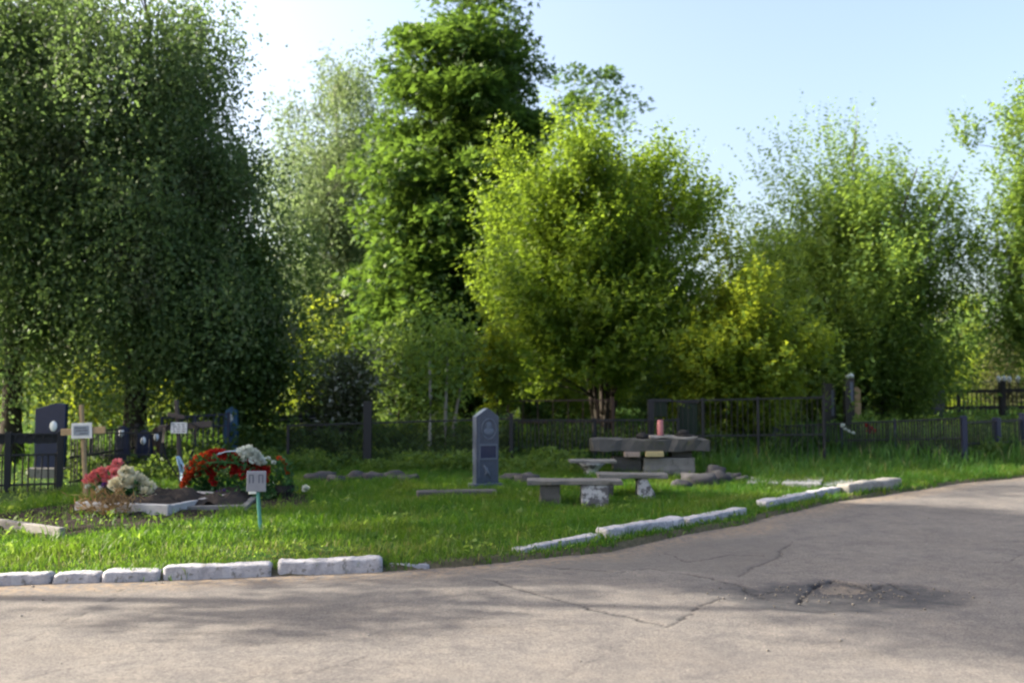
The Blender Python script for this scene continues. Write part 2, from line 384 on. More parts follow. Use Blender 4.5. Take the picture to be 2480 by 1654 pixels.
def kerb(a, b, h, dep, seed, m, label, sink=.0, za=0, zb=0):
    A = Vector(flat(*a)); B = Vector(flat(*b)); L = (B - A).length
    mb = MB(); nx, nz, ny = max(8, int(L / .022)), 6, 6
    # superellipse section swept along x, lumpy
    ring = 28; v = []; f = []
    for i in range(nx + 1):
        t = i / nx; x = t * L
        e = min(1, min(t, 1 - t) * L / .03); sc = .86 + .14 * math.sqrt(max(0, 1 - (1 - e) ** 2))
        for k in range(ring):
            an = 2 * math.pi * k / ring; cx, cz = math.cos(an), math.sin(an)
            yy = math.copysign(abs(cx) ** .19, cx) * dep / 2; zz = math.copysign(abs(cz) ** .22, cz) * (h + .1) / 2
            pn = Vector((x * 3.2, yy * 9, zz * 9)) + Vector((seed * 5.1, seed * 2.3, 0))
            k2 = 1 + .11 * mnoise.noise(pn) + .06 * mnoise.noise(pn * 3.1) + .04 * mnoise.noise(pn * 7.3) - .16 * max(0, mnoise.noise(pn * 1.7 + Vector((9, 0, 0))) - .25)
            top = .018 * mnoise.noise(Vector((x * 2.5, seed * 9.1, 0))) if zz > 0 else 0
            v.append((x + .012 * mnoise.noise(pn * 2), dep / 2 + yy * sc * k2, (h - .1) / 2 + zz * sc * k2 + top))
    for i in range(nx):
        for k in range(ring): f.append((i * ring + k, (i + 1) * ring + k, (i + 1) * ring + (k + 1) % ring, i * ring + (k + 1) % ring))
    f.append(tuple(range(ring))); f.append(tuple(nx * ring + k for k in range(ring - 1, -1, -1)))
    mb.add(v, f)
    o = mb.build('kerb_stone', m, None, 0, True)
    o.location = A + Vector((0, 0, -sink)); o.rotation_euler = (0, -math.atan2(zb - za, L), math.atan2(B.y - A.y, B.x - A.x))
    tag(o, label, 'kerb', 'kerb stones along the road edge')
    return o
kerb((-130, 1424), (121, 1414), .085, .15, 1, kerbmat, 'white limewashed kerb stone cut off by the left border of the photo')
kerb((126, 1414), (242, 1411), .075, .14, 2, kerbmat, 'shortest white kerb stone, second from the left border')
kerb((247, 1411), (386, 1405), .085, .15, 3, kerbmat, 'white kerb stone below the dark soil plot, third from the left border')
kerb((395, 1404), (656, 1395), .10, .15, 4, kerbmat, 'long white kerb stone in front of the small green post sign')
kerb((672, 1393), (926, 1385), .115, .16, 5, kerbmat, 'thick long white kerb stone right of the small green post sign')
kerb((934, 1381), (1040, 1377), .065, .12, 6, kerbmat, 'low flat white kerb piece beside the gap in the kerb', .02)
kerb((1262, 1350), (1458, 1324), .11, .15, 7, kerbmat, 'greyish white kerb stone half buried in grass right of the gap', .03, 0, .05)
kerb((1471, 1320), (1660, 1288), .165, .17, 8, kerbmat, 'chunky white kerb stone below the double concrete bench, ends broken square')
kerb((1672, 1285), (1812, 1256), .135, .15, 9, kerbmat, 'white kerb stone with pointed right end below the rubble pile')
kerb((1858, 1243), (2040, 1204), .155, .16, 10, kerbmat, 'white kerb stone farthest along the road, beside the bare grey one')
kerb((2058, 1206), (2186, 1188), .20, .22, 11, kerbgrey, 'bare grey unpainted kerb stone at the end of the paved path')
# ------------------------------------------------------------------ leaves and trees
RNG = np.random.default_rng(7)
def unit(a): return a / np.maximum(np.linalg.norm(a, axis=-1, keepdims=True), 1e-9)
def rvec(n): return unit(RNG.normal(size=(n, 3)))
def leaf_object(name, c, d, nrm, L, W, m, parent, lobes=1):
    """kite shaped leaves, each folded along the midrib; lobes=3 gives a palmate leaf"""
    d = unit(d); s = unit(np.cross(d, nrm)); n = np.cross(s, d)
    out = []
    for a, sc in ([(0, 1)] if lobes == 1 else [(0, 1), (.95, .78), (-.95, .78)]):
        dd = d * math.cos(a) + s * math.sin(a); ss = s * math.cos(a) - d * math.sin(a)
        l = (L * sc)[:, None]; wd = (W * (1 if lobes == 1 else .62))[:, None] * .5
        out.append(np.stack([c, c + dd * l * .45 + ss * wd + n * wd * .45, c + dd * l - n * l * .08, c + dd * l * .45 - ss * wd + n * wd * .45], 1))
    v = np.concatenate(out, 0).reshape(-1, 3)
    f = np.arange(len(v)).reshape(-1, 4)
    return link(name, bigmesh(name, v, f, 4), m, parent)
def tube_np(paths, sides):
    V = []; Fc = []; base = 0
    for pts, rad in paths:
        pts = np.asarray(pts); t = unit(np.gradient(pts, axis=0))
        ref = np.where(np.abs(t[:, 2:3]) > .9, np.array([[1., 0, 0]]), np.array([[0, 0, 1.]]))
        s = unit(np.cross(t, ref)); q = np.cross(t, s)
        a = np.arange(sides) * 2 * math.pi / sides
        ringv = pts[:, None] + (s[:, None] * np.cos(a)[None, :, None] + q[:, None] * np.sin(a)[None, :, None]) * np.asarray(rad)[:, None, None]
        n = len(pts); V.append(ringv.reshape(-1, 3))
        i = np.arange(n - 1)[:, None] * sides; k = np.arange(sides)[None]
        Fc.append(np.stack([i + k, i + (k + 1) % sides, i + sides + (k + 1) % sides, i + sides + k], -1).reshape(-1, 4) + base)
        base += n * sides
    return np.concatenate(V), np.concatenate(Fc)
def bez(a, b, c, n): 
    t = np.linspace(0, 1, n)[:, None]
    return (1 - t) ** 2 * np.asarray(a) + 2 * t * (1 - t) * np.asarray(b) + t * t * np.asarray(c)
def profile(pts, Y, pxc, zb):
    """[(py, px_left, px_right)] seen at depth Y -> z above base, left and right reach in metres"""
    s = Y / FPX
    r = sorted([(EYE + (HOR - py) * s - zb, (pxc - l) * s, (rr - pxc) * s) for py, l, rr in pts])
    return np.array(r)
def tree(name, label, cat, px, Y, prof, style, nclump, rc, per, L, W, m, bark, trunk_r, depth=.9, lobes=1, stems=1, group=None, lean=0, wood_top=.85,
         strand=(.5, 1.4), up=.6, shell=.5, nlimb=26, twig=.012, lump=.35, seed=0, holes=(), bough=1.5):
    global RNG
    RNG = np.random.default_rng(100 + seed)
    base = onY(px, Y) - Vector((0, 0, .05))
    root = empty(name, base, label, cat, group)
    P = profile(prof, Y, px, base.z)
    zlo, zhi = P[0, 0], P[-1, 0]
    # clump centres inside the lopsided crown
    zz = np.linspace(zlo, zhi, 200); wid = np.interp(zz, P[:, 0], P[:, 1] + P[:, 2]); cdf = np.cumsum(np.maximum(wid, .05) ** 1.6); cdf /= cdf[-1]
    ext = rc * .75 + (.45 * (strand[0] + strand[1]) * up if style == 'spray' else 0)
    def centres(n, ins):
        z = np.interp(RNG.random(n), cdf, zz) + RNG.normal(size=n) * .1
        z = zlo + (np.clip(z, zlo, zhi) - zlo) * max(.3, (zhi - zlo - ext) / (zhi - zlo))
        l = np.interp(z, P[:, 0], P[:, 1]); r = np.interp(z, P[:, 0], P[:, 2])
        cx, a = (r - l) / 2, np.maximum((l + r) / 2 - ins, .08); b = np.maximum(a, .6 * wid.max() / 2 * (a > .5)) * depth
        th = RNG.random(n) * 2 * math.pi; rf = RNG.random(n) ** shell
        lf = 1 - lump * (.5 + .5 * np.sin(th * 3 + z * 1.3 + seed) * np.sin(z * 2.1 - th * 2 + seed * 2))
        lf = np.where(RNG.random(n) < .18, 1.04, lf)
        return np.stack([cx + a * rf * lf * np.cos(th), b * rf * lf * np.sin(th), z], -1)
    # boughs: clumps gather round a few heavy limbs, leaving hollows between them
    nb = max(5, int(nclump / 5)); rb = bough * rc
    BC = centres(nb, rc * .7 + rb * .5); rbs = rb * (.6 + .8 * RNG.random(nb)); pick = RNG.integers(0, nb, nclump)
    C = BC[pick] + RNG.normal(size=(nclump, 3)) * (rbs[pick] * .5)[:, None] * np.array([1.1, 1.1, .6 if style == 'broad' else .9])
    k3 = RNG.random(nclump) < (.15 if style == 'spray' else .35); C[k3] = centres(int(k3.sum()), rc * .75); C[:, 2] = np.clip(C[:, 2], zlo * .8, zhi - ext * .5)
    for hx, hz, hr in holes:
        hpx = at(hx, hz, Y); q = np.hypot(C[:, 0] + base.x - hpx.x, C[:, 2] + base.z - hpx.z); C = C[q > hr * Y / FPX]
    nc = len(C)
    # wood
    ztop = zlo + (zhi - zlo) * wood_top
    ax = lambda t, k: np.array([lean * t * ztop + .12 * math.sin(t * 5 + seed + k) * t * ztop / 8, .1 * math.cos(t * 4 + seed + k) * t, t * ztop])
    paths = []; stemp = []
    if stems == 1:
        pts = np.array([ax(t, 0) for t in np.linspace(0, 1, 12)]); rad = trunk_r * (1 - np.linspace(0, 1, 12) * .88); rad[0] *= 1.45
        paths.append((pts, rad)); stemp.append((pts, rad))
    else:
        for k in range(stems):
            an = 2 * math.pi * k / stems + seed; ext = .26 * wid.max() * (.6 + .5 * RNG.random())
            tip = np.array([math.cos(an) * ext + (np.interp(ztop, P[:, 0], P[:, 2]) - np.interp(ztop, P[:, 0], P[:, 1])) / 2, math.sin(an) * ext, ztop * (.75 + .25 * RNG.random())])
            pts = bez((.1 * math.cos(an), .1 * math.sin(an), 0), (tip[0] * .3, tip[1] * .3, tip[2] * .45), tip, 10)
            pts[1:] += RNG.normal(size=(9, 3)) * .03
            rad = trunk_r * (1 - np.linspace(0, 1, 10) * .85); paths.append((pts, rad)); stemp.append((pts, rad))
    v, f = tube_np(paths, 10); link('trunk', bigmesh('trunk', v, f, 4), bark, root, smooth=True)
    # limbs to clumps
    SP = np.concatenate([q[0] for q in stemp]); SR = np.concatenate([q[1] for q in stemp])
    lp = []; order = RNG.permutation(nc)
    LP, LR = [SP], [SR]
    for i, ci in enumerate(order):
        c = C[ci]; pool = np.concatenate(LP); pr = np.concatenate(LR)
        drop = c[2] - pool[:, 2]; dist = np.linalg.norm(pool - c, axis=1)
        cost = dist + np.where(drop < .15 * dist, 1.5, 0) + np.where(pr < .01, .5, 0)
        j = int(np.argmin(cost if i > 4 else np.where(np.arange(len(pool)) < len(SP), cost, 99)))
        s = pool[j]; mid = (s + c) / 2 + np.array([0, 0, .12 * dist[j]]) + RNG.normal(size=3) * .06 * dist[j]
        big = i < nlimb
        r0 = min(pr[j] * .7, (trunk_r * .4 if big else twig * 1.6)); pts = bez(s, mid, c, 7 if big else 4)
        rad = np.linspace(r0, max(.004, r0 * .3), len(pts))
        lp.append((pts, rad))
        if big: LP.append(pts[2:]); LR.append(rad[2:])
    v, f = tube_np(lp, 5); link('branches', bigmesh('branches', v, f, 4), bark, root, smooth=True)
    # foliage
    zc = np.interp(C[:, 2], [zlo, zhi], [zlo * .9, zlo + (zhi - zlo) * .55])
    out = unit(np.stack([C[:, 0], C[:, 1], C[:, 2] - zc], -1))
    rcs = rc * (.65 + .7 * RNG.random(nc))
    if style == 'broad':
        idx = np.repeat(np.arange(nc), per); n = len(idx)
        u = rvec(n); u[:, 2] = np.where(RNG.random(n) < .7, np.abs(u[:, 2]), u[:, 2])
        rad = RNG.random(n) ** .45
        c = C[idx] + u * rad[:, None] * rcs[idx][:, None] * np.array([1.05, 1.05, .72]) + RNG.normal(size=(n, 3)) * .04
        d = unit(u * .8 + out[idx] * .35 + rvec(n) * .55 + np.array([0, 0, -.35]))
        nn = unit(np.array([[0, 0, .75]]) + rvec(n) * .75 + out[idx] * .3)
    else:
        k = per[1]; ns = per[0]; idx = np.repeat(np.arange(nc), ns); n0 = len(idx)
        st = C[idx] + rvec(n0) * (RNG.random(n0) ** .5)[:, None] * rcs[idx][:, None]
        ln = strand[0] + (strand[1] - strand[0]) * RNG.random(n0)
        if style == 'weep':
            dir0 = unit(out[idx] * .7 + rvec(n0) * .5); t = (np.arange(k) + .5) / k
            sway = unit(RNG.normal(size=(n0, 3)) * np.array([1, 1, 0])) * .12
            pos = st[:, None] + dir0[:, None] * (.25 * np.sqrt(t))[None, :, None] * 1.0 + np.array([0, 0, -1.])[None, None] * (ln[:, None] * (t[None] ** 1.2))[..., None] + sway[:, None] * (t ** 2)[None, :, None]
            c = pos.reshape(-1, 3); n = len(c); loose = RNG.random(n) < .6
            c = c + RNG.normal(size=(n, 3)) * np.where(loose, .16, .03)[:, None]
            d = unit(np.array([[0, 0, -.8]]) * np.where(loose, .35, 1)[:, None] + rvec(n) * .75); nn = unit(rvec(n) + np.array([[0, 0, .5]]) * loose[:, None])
        else:
            dir0 = unit(out[idx] * (1 - up) + np.array([0, 0, up]) + rvec(n0) * .45); t = (np.arange(k) + .3) / k
            bend = unit(out[idx] + rvec(n0) * .6) * .25 - np.array([0, 0, .12])
            pos = st[:, None] + dir0[:, None] * (ln[:, None] * t[None])[..., None] + bend[:, None] * (t ** 2)[None, :, None] * ln[:, None, None]
            c = pos.reshape(-1, 3); n = len(c)
            dd = np.repeat(dir0, k, 0); side = unit(np.cross(dd, rvec(n)))
            d = unit(dd * .55 + side * .8 + np.array([0, 0, -.25])); nn = unit(np.array([[0, 0, .8]]) + rvec(n) * .7)
    l = L * (.55 + .8 * RNG.random(n) ** 1.3); wd = W * (.7 + .5 * RNG.random(n))
    leaf_object('foliage', c, d, nn, l, wd, m, root, lobes)
    return root
bark_dark = mat('dark_ridged_bark', (.050, .042, .034), (.028, .024, .02), 14, .95, None, .8)
bark_grey = mat('grey_bark', (.12, .11, .095), (.065, .058, .05), 14, .95, None, .7)
bark_pale = mat('pale_smooth_bark', (.30, .29, .25), (.17, .165, .14), 9, .85, ((.05, .045, .04), -.02, 14), .4)
lf_birch = leafmat('grey_green_birch_leaf', [(.055, .105, .040), (.080, .135, .052), (.115, .16, .075)], (.20, .32, .08), .45, .55, ((.15, .145, .105), .8, .54, .6))
lf_pale = leafmat('pale_birch_leaf', [(.085, .145, .07), (.11, .17, .085), (.14, .195, .10)], (.22, .31, .11), .45, .55, ((.12, .13, .05), .8, .55, .5))
lf_maple = leafmat('deep_green_maple_leaf', [(.028, .075, .020), (.040, .095, .024), (.056, .115, .03)], (.17, .29, .035), .42, .45)
lf_elder = leafmat('yellow_green_box_elder_leaf', [(.060, .122, .019), (.082, .15, .022), (.115, .18, .028)], (.30, .44, .036), .5, .5, ((.145, .18, .028), 1.0, .53, .6))
lf_willow = leafmat('mid_green_willow_leaf', [(.066, .135, .034), (.09, .165, .04), (.12, .19, .05)], (.30, .44, .06), .5, .5)
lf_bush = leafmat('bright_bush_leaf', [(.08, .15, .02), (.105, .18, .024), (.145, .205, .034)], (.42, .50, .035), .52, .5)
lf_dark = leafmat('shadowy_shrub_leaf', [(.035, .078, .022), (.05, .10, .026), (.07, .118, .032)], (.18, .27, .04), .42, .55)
lf_pine = leafmat('olive_pine_needle', [(.07, .085, .035), (.09, .10, .04), (.11, .115, .05)], (.12, .13, .04), .25, .6)
lf_lilac = leafmat('white_lilac_leaf', [(.05, .075, .035), (.06, .085, .04), (.06, .085, .04), (.07, .095, .05), (.07, .09, .05), (.50, .52, .48)], (.15, .18, .06), .3, .5)

# the big dark birches on the left
tree('birch_tree', 'huge dark weeping birch cut off by the left border of the photo', 'tree', 30, 17.5,
     [(-130, -140, 180), (-60, -240, 250), (0, -300, 280), (300, -360, 330), (600, -340, 330), (740, -280, 300), (820, -200, 250)], 'weep', 150, .95, (48, 15), .098, .062, lf_birch, bark_dark, .2, seed=1,
     group='dark birches on the left', shell=.45, strand=(.4, 1.5), lump=.5, bough=1.9)
tree('birch_tree', 'huge dark weeping birch behind the wooden cross, tallest crown left of the sky gap', 'tree', 330, 17.8,
     [(-110, 230, 470), (-50, 120, 540), (0, 60, 590), (130, 40, 622), (210, 30, 655), (320, 30, 668), (420, 30, 690), (600, 30, 720), (700, 40, 715), (780, 80, 670), (830, 180, 600)], 'weep', 190, .95, (48, 15), .098, .062,
     lf_birch, bark_dark, .24, seed=2, group='dark birches on the left', shell=.45, strand=(.4, 1.5), lump=.5, bough=1.9, holes=((180, 70, 70), (320, 40, 55), (515, 60, 60), (600, 330, 55), (430, 300, 45), (490, 320, 45)))
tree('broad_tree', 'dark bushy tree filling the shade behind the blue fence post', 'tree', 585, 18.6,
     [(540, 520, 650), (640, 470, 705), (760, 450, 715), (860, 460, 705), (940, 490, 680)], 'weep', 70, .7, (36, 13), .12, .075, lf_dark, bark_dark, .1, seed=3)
# pale birch
tree('birch_tree', 'pale slender weeping birch with thin airy crown in the sky gap', 'tree', 800, 31,
     [(75, 770, 900), (130, 715, 960), (300, 670, 990), (430, 650, 1000), (560, 640, 1000), (760, 620, 990), (980, 650, 940)], 'weep', 170, .95, (34, 14), .13, .08, lf_pale, bark_pale, .16, seed=4, lump=.45, shell=.5, strand=(.6, 1.9))
# maple
tree('maple_tree', 'tall deep green maple whose crown top leaves the frame', 'tree', 1125, 25.5,
     [(-160, 1060, 1220), (-60, 980, 1300), (0, 970, 1310), (70, 945, 1340), (130, 920, 1355), (220, 890, 1372), (300, 870, 1372), (420, 855, 1365), (520, 860, 1330), (620, 850, 1320), (720, 835, 1290), (850, 850, 1260), (985, 900, 1210)],
     'broad', 270, .9, 240, .20, .135, lf_maple, bark_dark, .2, lobes=3, seed=5, shell=.42, lump=.25, bough=1.0, holes=((1240, 260, 35),))
tree('maple_tree', 'smaller dark maple peeping out behind the right shoulder of the tall maple', 'tree', 1400, 29,
     [(140, 1360, 1420), (190, 1340, 1460), (250, 1320, 1505), (320, 1300, 1530), (430, 1290, 1520), (700, 1280, 1490), (900, 1290, 1470)], 'broad', 60, .8, 150, .17, .115, lf_maple, bark_dark, .14, lobes=3, seed=6)
# big box elder
tree('box_elder_tree', 'large sunlit yellow green box elder with several stems in the middle', 'tree', 1455, 20.8,
     [(365, 1300, 1560), (400, 1240, 1720), (450, 1190, 1800), (520, 1150, 1815), (600, 1120, 1800), (700, 1100, 1770), (790, 1160, 1720), (850, 1230, 1640), (895, 1300, 1570)],
     'spray', 240, .66, (34, 13), .13, .072, lf_elder, bark_dark, .075, stems=6, seed=7, strand=(.35, 1.0), up=.5, shell=.42, lump=.4, bough=1.9)
tree('box_elder_tree', 'yellow green box elder shrub left of the black post with white cap', 'tree', 1780, 18.7,
     [(590, 1830, 1850), (650, 1740, 1890), (720, 1695, 1905), (800, 1650, 1930), (880, 1610, 1950), (1010, 1620, 1940)], 'spray', 105, .48, (30, 12), .125, .068, lf_bush, bark_dark, .04, stems=5, seed=8, strand=(.25, .6), up=.55)
tree('box_elder_tree', 'low yellow green box elder sprout directly behind the two dark pillars', 'tree', 2005, 25,
     [(780, 2030, 2060), (830, 1950, 2075), (900, 1930, 2070), (1030, 1950, 2060)], 'spray', 80, .32, (12, 11), .13, .07, lf_bush, bark_dark, .03, stems=3, seed=9, strand=(.25, .5), up=.6)
tree('sapling', 'short bright sapling standing just behind the pointed grey headstone', 'tree', 1205, 18.5,
     [(770, 1185, 1225), (820, 1145, 1260), (880, 1135, 1275), (950, 1155, 1270), (1000, 1180, 1240)], 'broad', 40, .26, 45, .12, .08, lf_bush, bark_dark, .025, lobes=3, seed=10)
# willows right
tree('willow_tree', 'airy mid green willow with long loose sprays against the right sky', 'tree', 2060, 26,
     [(300, 2270, 2300), (390, 2150, 2290), (430, 1880, 2300), (460, 1855, 2330), (510, 1840, 2355), (560, 1780, 2345), (650, 1750, 2370), (760, 1740, 2370), (900, 1780, 2300), (1000, 1850, 2200)], 'spray', 230, .8, (32, 13), .15, .075,
     lf_willow, bark_grey, .10, stems=6, seed=11, strand=(.5, 1.7), up=.68, shell=.5, lump=.7, bough=2.0, holes=((2170, 330, 70),))
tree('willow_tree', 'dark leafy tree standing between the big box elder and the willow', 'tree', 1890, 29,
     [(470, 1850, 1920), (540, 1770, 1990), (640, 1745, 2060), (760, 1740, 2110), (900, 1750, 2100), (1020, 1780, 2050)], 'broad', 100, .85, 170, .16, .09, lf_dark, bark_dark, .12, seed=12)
tree('poplar_tree', 'upright leafy tree cut off by the right border of the photo', 'tree', 2535, 24,
     [(225, 2449, 2562), (280, 2424, 2592), (380, 2429, 2632), (500, 2414, 2672), (620, 2374, 2692), (740, 2414, 2672), (870, 2434, 2632)], 'spray', 130, .7, (26, 12), .14, .08, lf_willow, bark_grey, .12, seed=13, strand=(.35, .9), up=.7)
# low bushes in the background
BG = [('leafy_bush', 'bright bush under the left birch right of the dark blue headstone', 215, 24, 845, 1045, 130, lf_bush, .10),
      ('leafy_bush', 'bright sunlit bush behind the dark cross with the black ribbon', 430, 24, 835, 1045, 130, lf_bush, .10),
      ('leafy_bush', 'bright bush at the left border behind the dark grave railing', -30, 25, 850, 1040, 140, lf_bush, .10),
      ('leafy_bush', 'lit yellowish bush below the pale birch', 760, 24, 705, 1045, 90, lf_bush, .11),
      ('lilac_bush', 'bush with small white blossoms left of the heavy dark fence post', 840, 18.2, 840, 1040, 70, lf_lilac, .09),
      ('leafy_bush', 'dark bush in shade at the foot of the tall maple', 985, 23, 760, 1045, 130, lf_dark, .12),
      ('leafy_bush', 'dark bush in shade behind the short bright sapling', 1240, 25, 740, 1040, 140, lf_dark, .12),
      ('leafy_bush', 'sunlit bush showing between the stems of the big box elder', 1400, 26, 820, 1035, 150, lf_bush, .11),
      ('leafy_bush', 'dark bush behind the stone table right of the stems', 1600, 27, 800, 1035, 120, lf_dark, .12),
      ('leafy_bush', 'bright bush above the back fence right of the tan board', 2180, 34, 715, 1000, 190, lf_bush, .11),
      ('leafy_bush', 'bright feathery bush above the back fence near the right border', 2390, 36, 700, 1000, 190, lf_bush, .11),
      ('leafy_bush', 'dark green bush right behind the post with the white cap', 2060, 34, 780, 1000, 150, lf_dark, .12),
      ('pine_tree', 'olive rounded young pine above the white tipped fence', 2440, 32.5, 800, 985, 75, lf_pine, .09)]
for i, (nm, lb, px, Y, top, bot, hw, m, ll) in enumerate(BG):
    h = bot - top
    tree(nm, lb, 'tree' if nm == 'pine_tree' else 'bush', px, Y, [(top, px - hw * .3, px + hw * .3), (top + h * .2, px - hw * .75, px + hw * .7), (top + h * .55, px - hw * 1.1, px + hw * 1.1), (bot, px - hw * 1.1, px + hw * 1.1)],
         'broad', 95, .4, 60, ll * 1.15, ll * .65, m, bark_dark, .035, stems=3, seed=30 + i, group='bushes behind the graves', nlimb=8, shell=.6)
# far wood closing the view between the trees
FAR = [('far leafy tree low behind the leftmost birch', 30, 44, 560, 260), ('far leafy tree low behind the wooden cross', 330, 42, 620, 240), ('far green tree low in the gap left of the pale birch', 620, 46, 640, 180),
       ('far tree low behind the pale birch', 860, 44, 640, 200), ('far tree behind the foot of the tall maple', 1090, 48, 640, 220), ('far tree low behind the pointed headstone and sapling', 1290, 42, 700, 180),
       ('far tree low behind the big box elder', 1520, 46, 640, 220), ('far tree low behind the box elder shrub', 1740, 44, 790, 170), ('far tree low behind the dark leafy tree', 1950, 50, 780, 200),
       ('far pale tree low behind the willow', 2160, 48, 750, 180), ('far pale tree low at the right behind the back fence', 2380, 52, 680, 220), ('far tree behind the upright tree at the right border', 2600, 50, 720, 160)]
for i, (lb, px, Y, top, hw) in enumerate(FAR):
    tree('far_tree', lb, 'tree', px, Y, [(top, px - hw * .3, px + hw * .3), (top + 80, px - hw * .8, px + hw * .8), (850, px - hw * 1.1, px + hw * 1.1), (990, px - hw * 1.1, px + hw * 1.1)],
         'broad', 170, .8, 55, .30, .19, lf_dark if i in (0, 1, 4, 5, 6, 8) else lf_willow, bark_dark, .15, seed=60 + i, group='far trees', shell=.7)

for lb, x, y, zt, hw, zb_ in [('unseen weeping birch added for shade beyond the left border, nearest the road', -12.6, 10.3, 11.4, 2.0, 9.3), ('tall unseen weeping birch added for shade beyond the left border, farthest left', -15.2, 7.6, 16.0, 1.25, 12.6), ('low unseen weeping birch added for shade beyond the left border, behind the other two', -15.6, 12.9, 14.5, 2.0, 4.0)]:  # birches out of view, crowns placed and shaped to shade lawn and road
    k = FPX / y; pxc = PW / 2 + x * k; hz = lambda z: HOR - (z - EYE) * k
    tree('birch_tree', lb, 'tree', pxc, y, [(hz(zt), pxc - .4 * k, pxc + .4 * k), (hz(zt * .8), pxc - hw * k, pxc + hw * k), (hz(zt * .45 + zb_ * .55), pxc - hw * 1.1 * k, pxc + hw * 1.1 * k), (hz(zb_), pxc - hw * .8 * k, pxc + hw * .8 * k)],
         'weep', 80, .8, (58, 12), .15, .10, lf_birch, bark_dark, .16, seed=int(90 - x), group='dark birches on the left', strand=(.4, 1.1), lump=.4, bough=2.0)
# ------------------------------------------------------------------ grass
def blades(name, x, y, h, wd, lean, m, dry=None, label=None):
    n = len(x); z = hterr(x, y) - .005
    an = RNG.random(n) * 2 * math.pi; c = np.stack([x, y, z], -1)
    s = np.stack([np.cos(an), np.sin(an), np.zeros(n)], -1) * (wd / 2)[:, None]
    la = RNG.random(n) * 2 * math.pi; off = np.stack([np.cos(la), np.sin(la), np.zeros(n)], -1) * (h * lean * RNG.random(n))[:, None]
    mid = c + off * .3 + np.stack([0 * h, 0 * h, h * .55], -1); tip = c + off + np.stack([0 * h, 0 * h, h * (1 - .3 * RNG.random(n) * lean)], -1)
    v = np.stack([c - s, c + s, mid + s * .8, mid - s * .8, tip], 1).reshape(-1, 3)
    b = np.arange(n)[:, None] * 5
    f = np.concatenate([b + np.array([[0, 1, 2]]), b + np.array([[0, 2, 3]]), b + np.array([[3, 2, 4]])], 0)
    me = bigmesh(name, v, f, 3)
    if dry is not None: addattr(me, 'dry', np.repeat(dry, 5))
    return tag(link(name, me, m), label, None, None, 'stuff')
RNG = np.random.default_rng(3)
lf_grass = leafmat('lawn_blade', [(.024, .088, .010), (.034, .112, .013), (.058, .14, .018)], (.17, .33, .02), .42, .5, ((.12, .145, .02), 1.0, .5, .7), attr=('dry', (.22, .17, .065)))
lf_tall = leafmat('tall_grass_blade', [(.024, .085, .016), (.036, .11, .02), (.062, .14, .03)], (.16, .30, .03), .38, .5, ((.05, .12, .03), .6, .5, .4), attr=('dry', (.24, .20, .10)))
def scatter(n, x0, x1, y0, y1): return x0 + (x1 - x0) * RNG.random(n), y0 + (y1 - y0) * RNG.random(n)
OBST = []   # (x, y, r) kept free of blades
def keep(x, y):
    k = np.ones(len(x), bool)
    for a, b, r in OBST: k &= np.hypot(x - a, y - b) > r
    return k
def lawn():
    x, y = scatter(430000, -6.5, 10.5, 6.9, 17.5)
    d = sd(x, y); s = soilmask(x, y); dr = drymask(x, y)
    tuft = .5 + .5 * wob(x, y, 1.3) + .35 * wob(x, y, 4.5, 2)
    pr = np.where(d > .04 + .1 * wob(x, y, 2.5), 1.0, 0) * (1 - .93 * s) * (1 - .45 * dr) * (.45 + .75 * np.clip(tuft, 0, 1))
    pr *= np.where(np.abs(x) < .62 * y + 1.0, 1, 0)
    k = (RNG.random(len(x)) < pr) & keep(x, y); x, y, d, dr, tuft = x[k], y[k], d[k], dr[k], tuft[k]
    tall_t = sm((wob(x, y, 3.3, 7) + .7 * wob(x, y, 8.0, 5) - .35) / .8)
    h = (.035 + .08 * RNG.random(len(x)) * (.5 + np.clip(tuft, 0, 1)) + .16 * tall_t * RNG.random(len(x)) ** 2) * (1 - .45 * dr) * np.where(d < .25, .75, 1) * (1 + .5 * sm((y - 12) / 4))
    dryv = np.clip(dr * (RNG.random(len(x)) < .75) * (.5 + .7 * RNG.random(len(x))) + (RNG.random(len(x)) < .035) * .8, 0, 1)
    blades('grass', x, y, h, .006 + .007 * RNG.random(len(x)), .9, lf_grass, dryv, 'short green lawn grass with yellowed patches inside the kerb')
lawn()
def weeds():
    # ragged weeds along the road edge and round the kerb ends
    x, y = scatter(60000, -5.5, 11, 6.9, 17.2); d = sd(x, y)
    n1 = wob(x, y, 1.9, 3) + .6 * wob(x, y, 5.5)
    k = (np.abs(d - .02) < .13) & (n1 + .9 * sm((x - 0) / 5) > .25) & (RNG.random(len(x)) < .8); x, y = x[k], y[k]
    px = np.array([1240 + a / b * FPX for a, b in zip(x, y)])
    blades('weed_fringe', x, y, .03 + .10 * RNG.random(len(x)) ** 1.5, .008 + .006 * RNG.random(len(x)), 1.2, lf_grass, (RNG.random(len(x)) < .12) * .7, 'ragged grass fringe growing over the road edge and kerb gaps')
weeds()
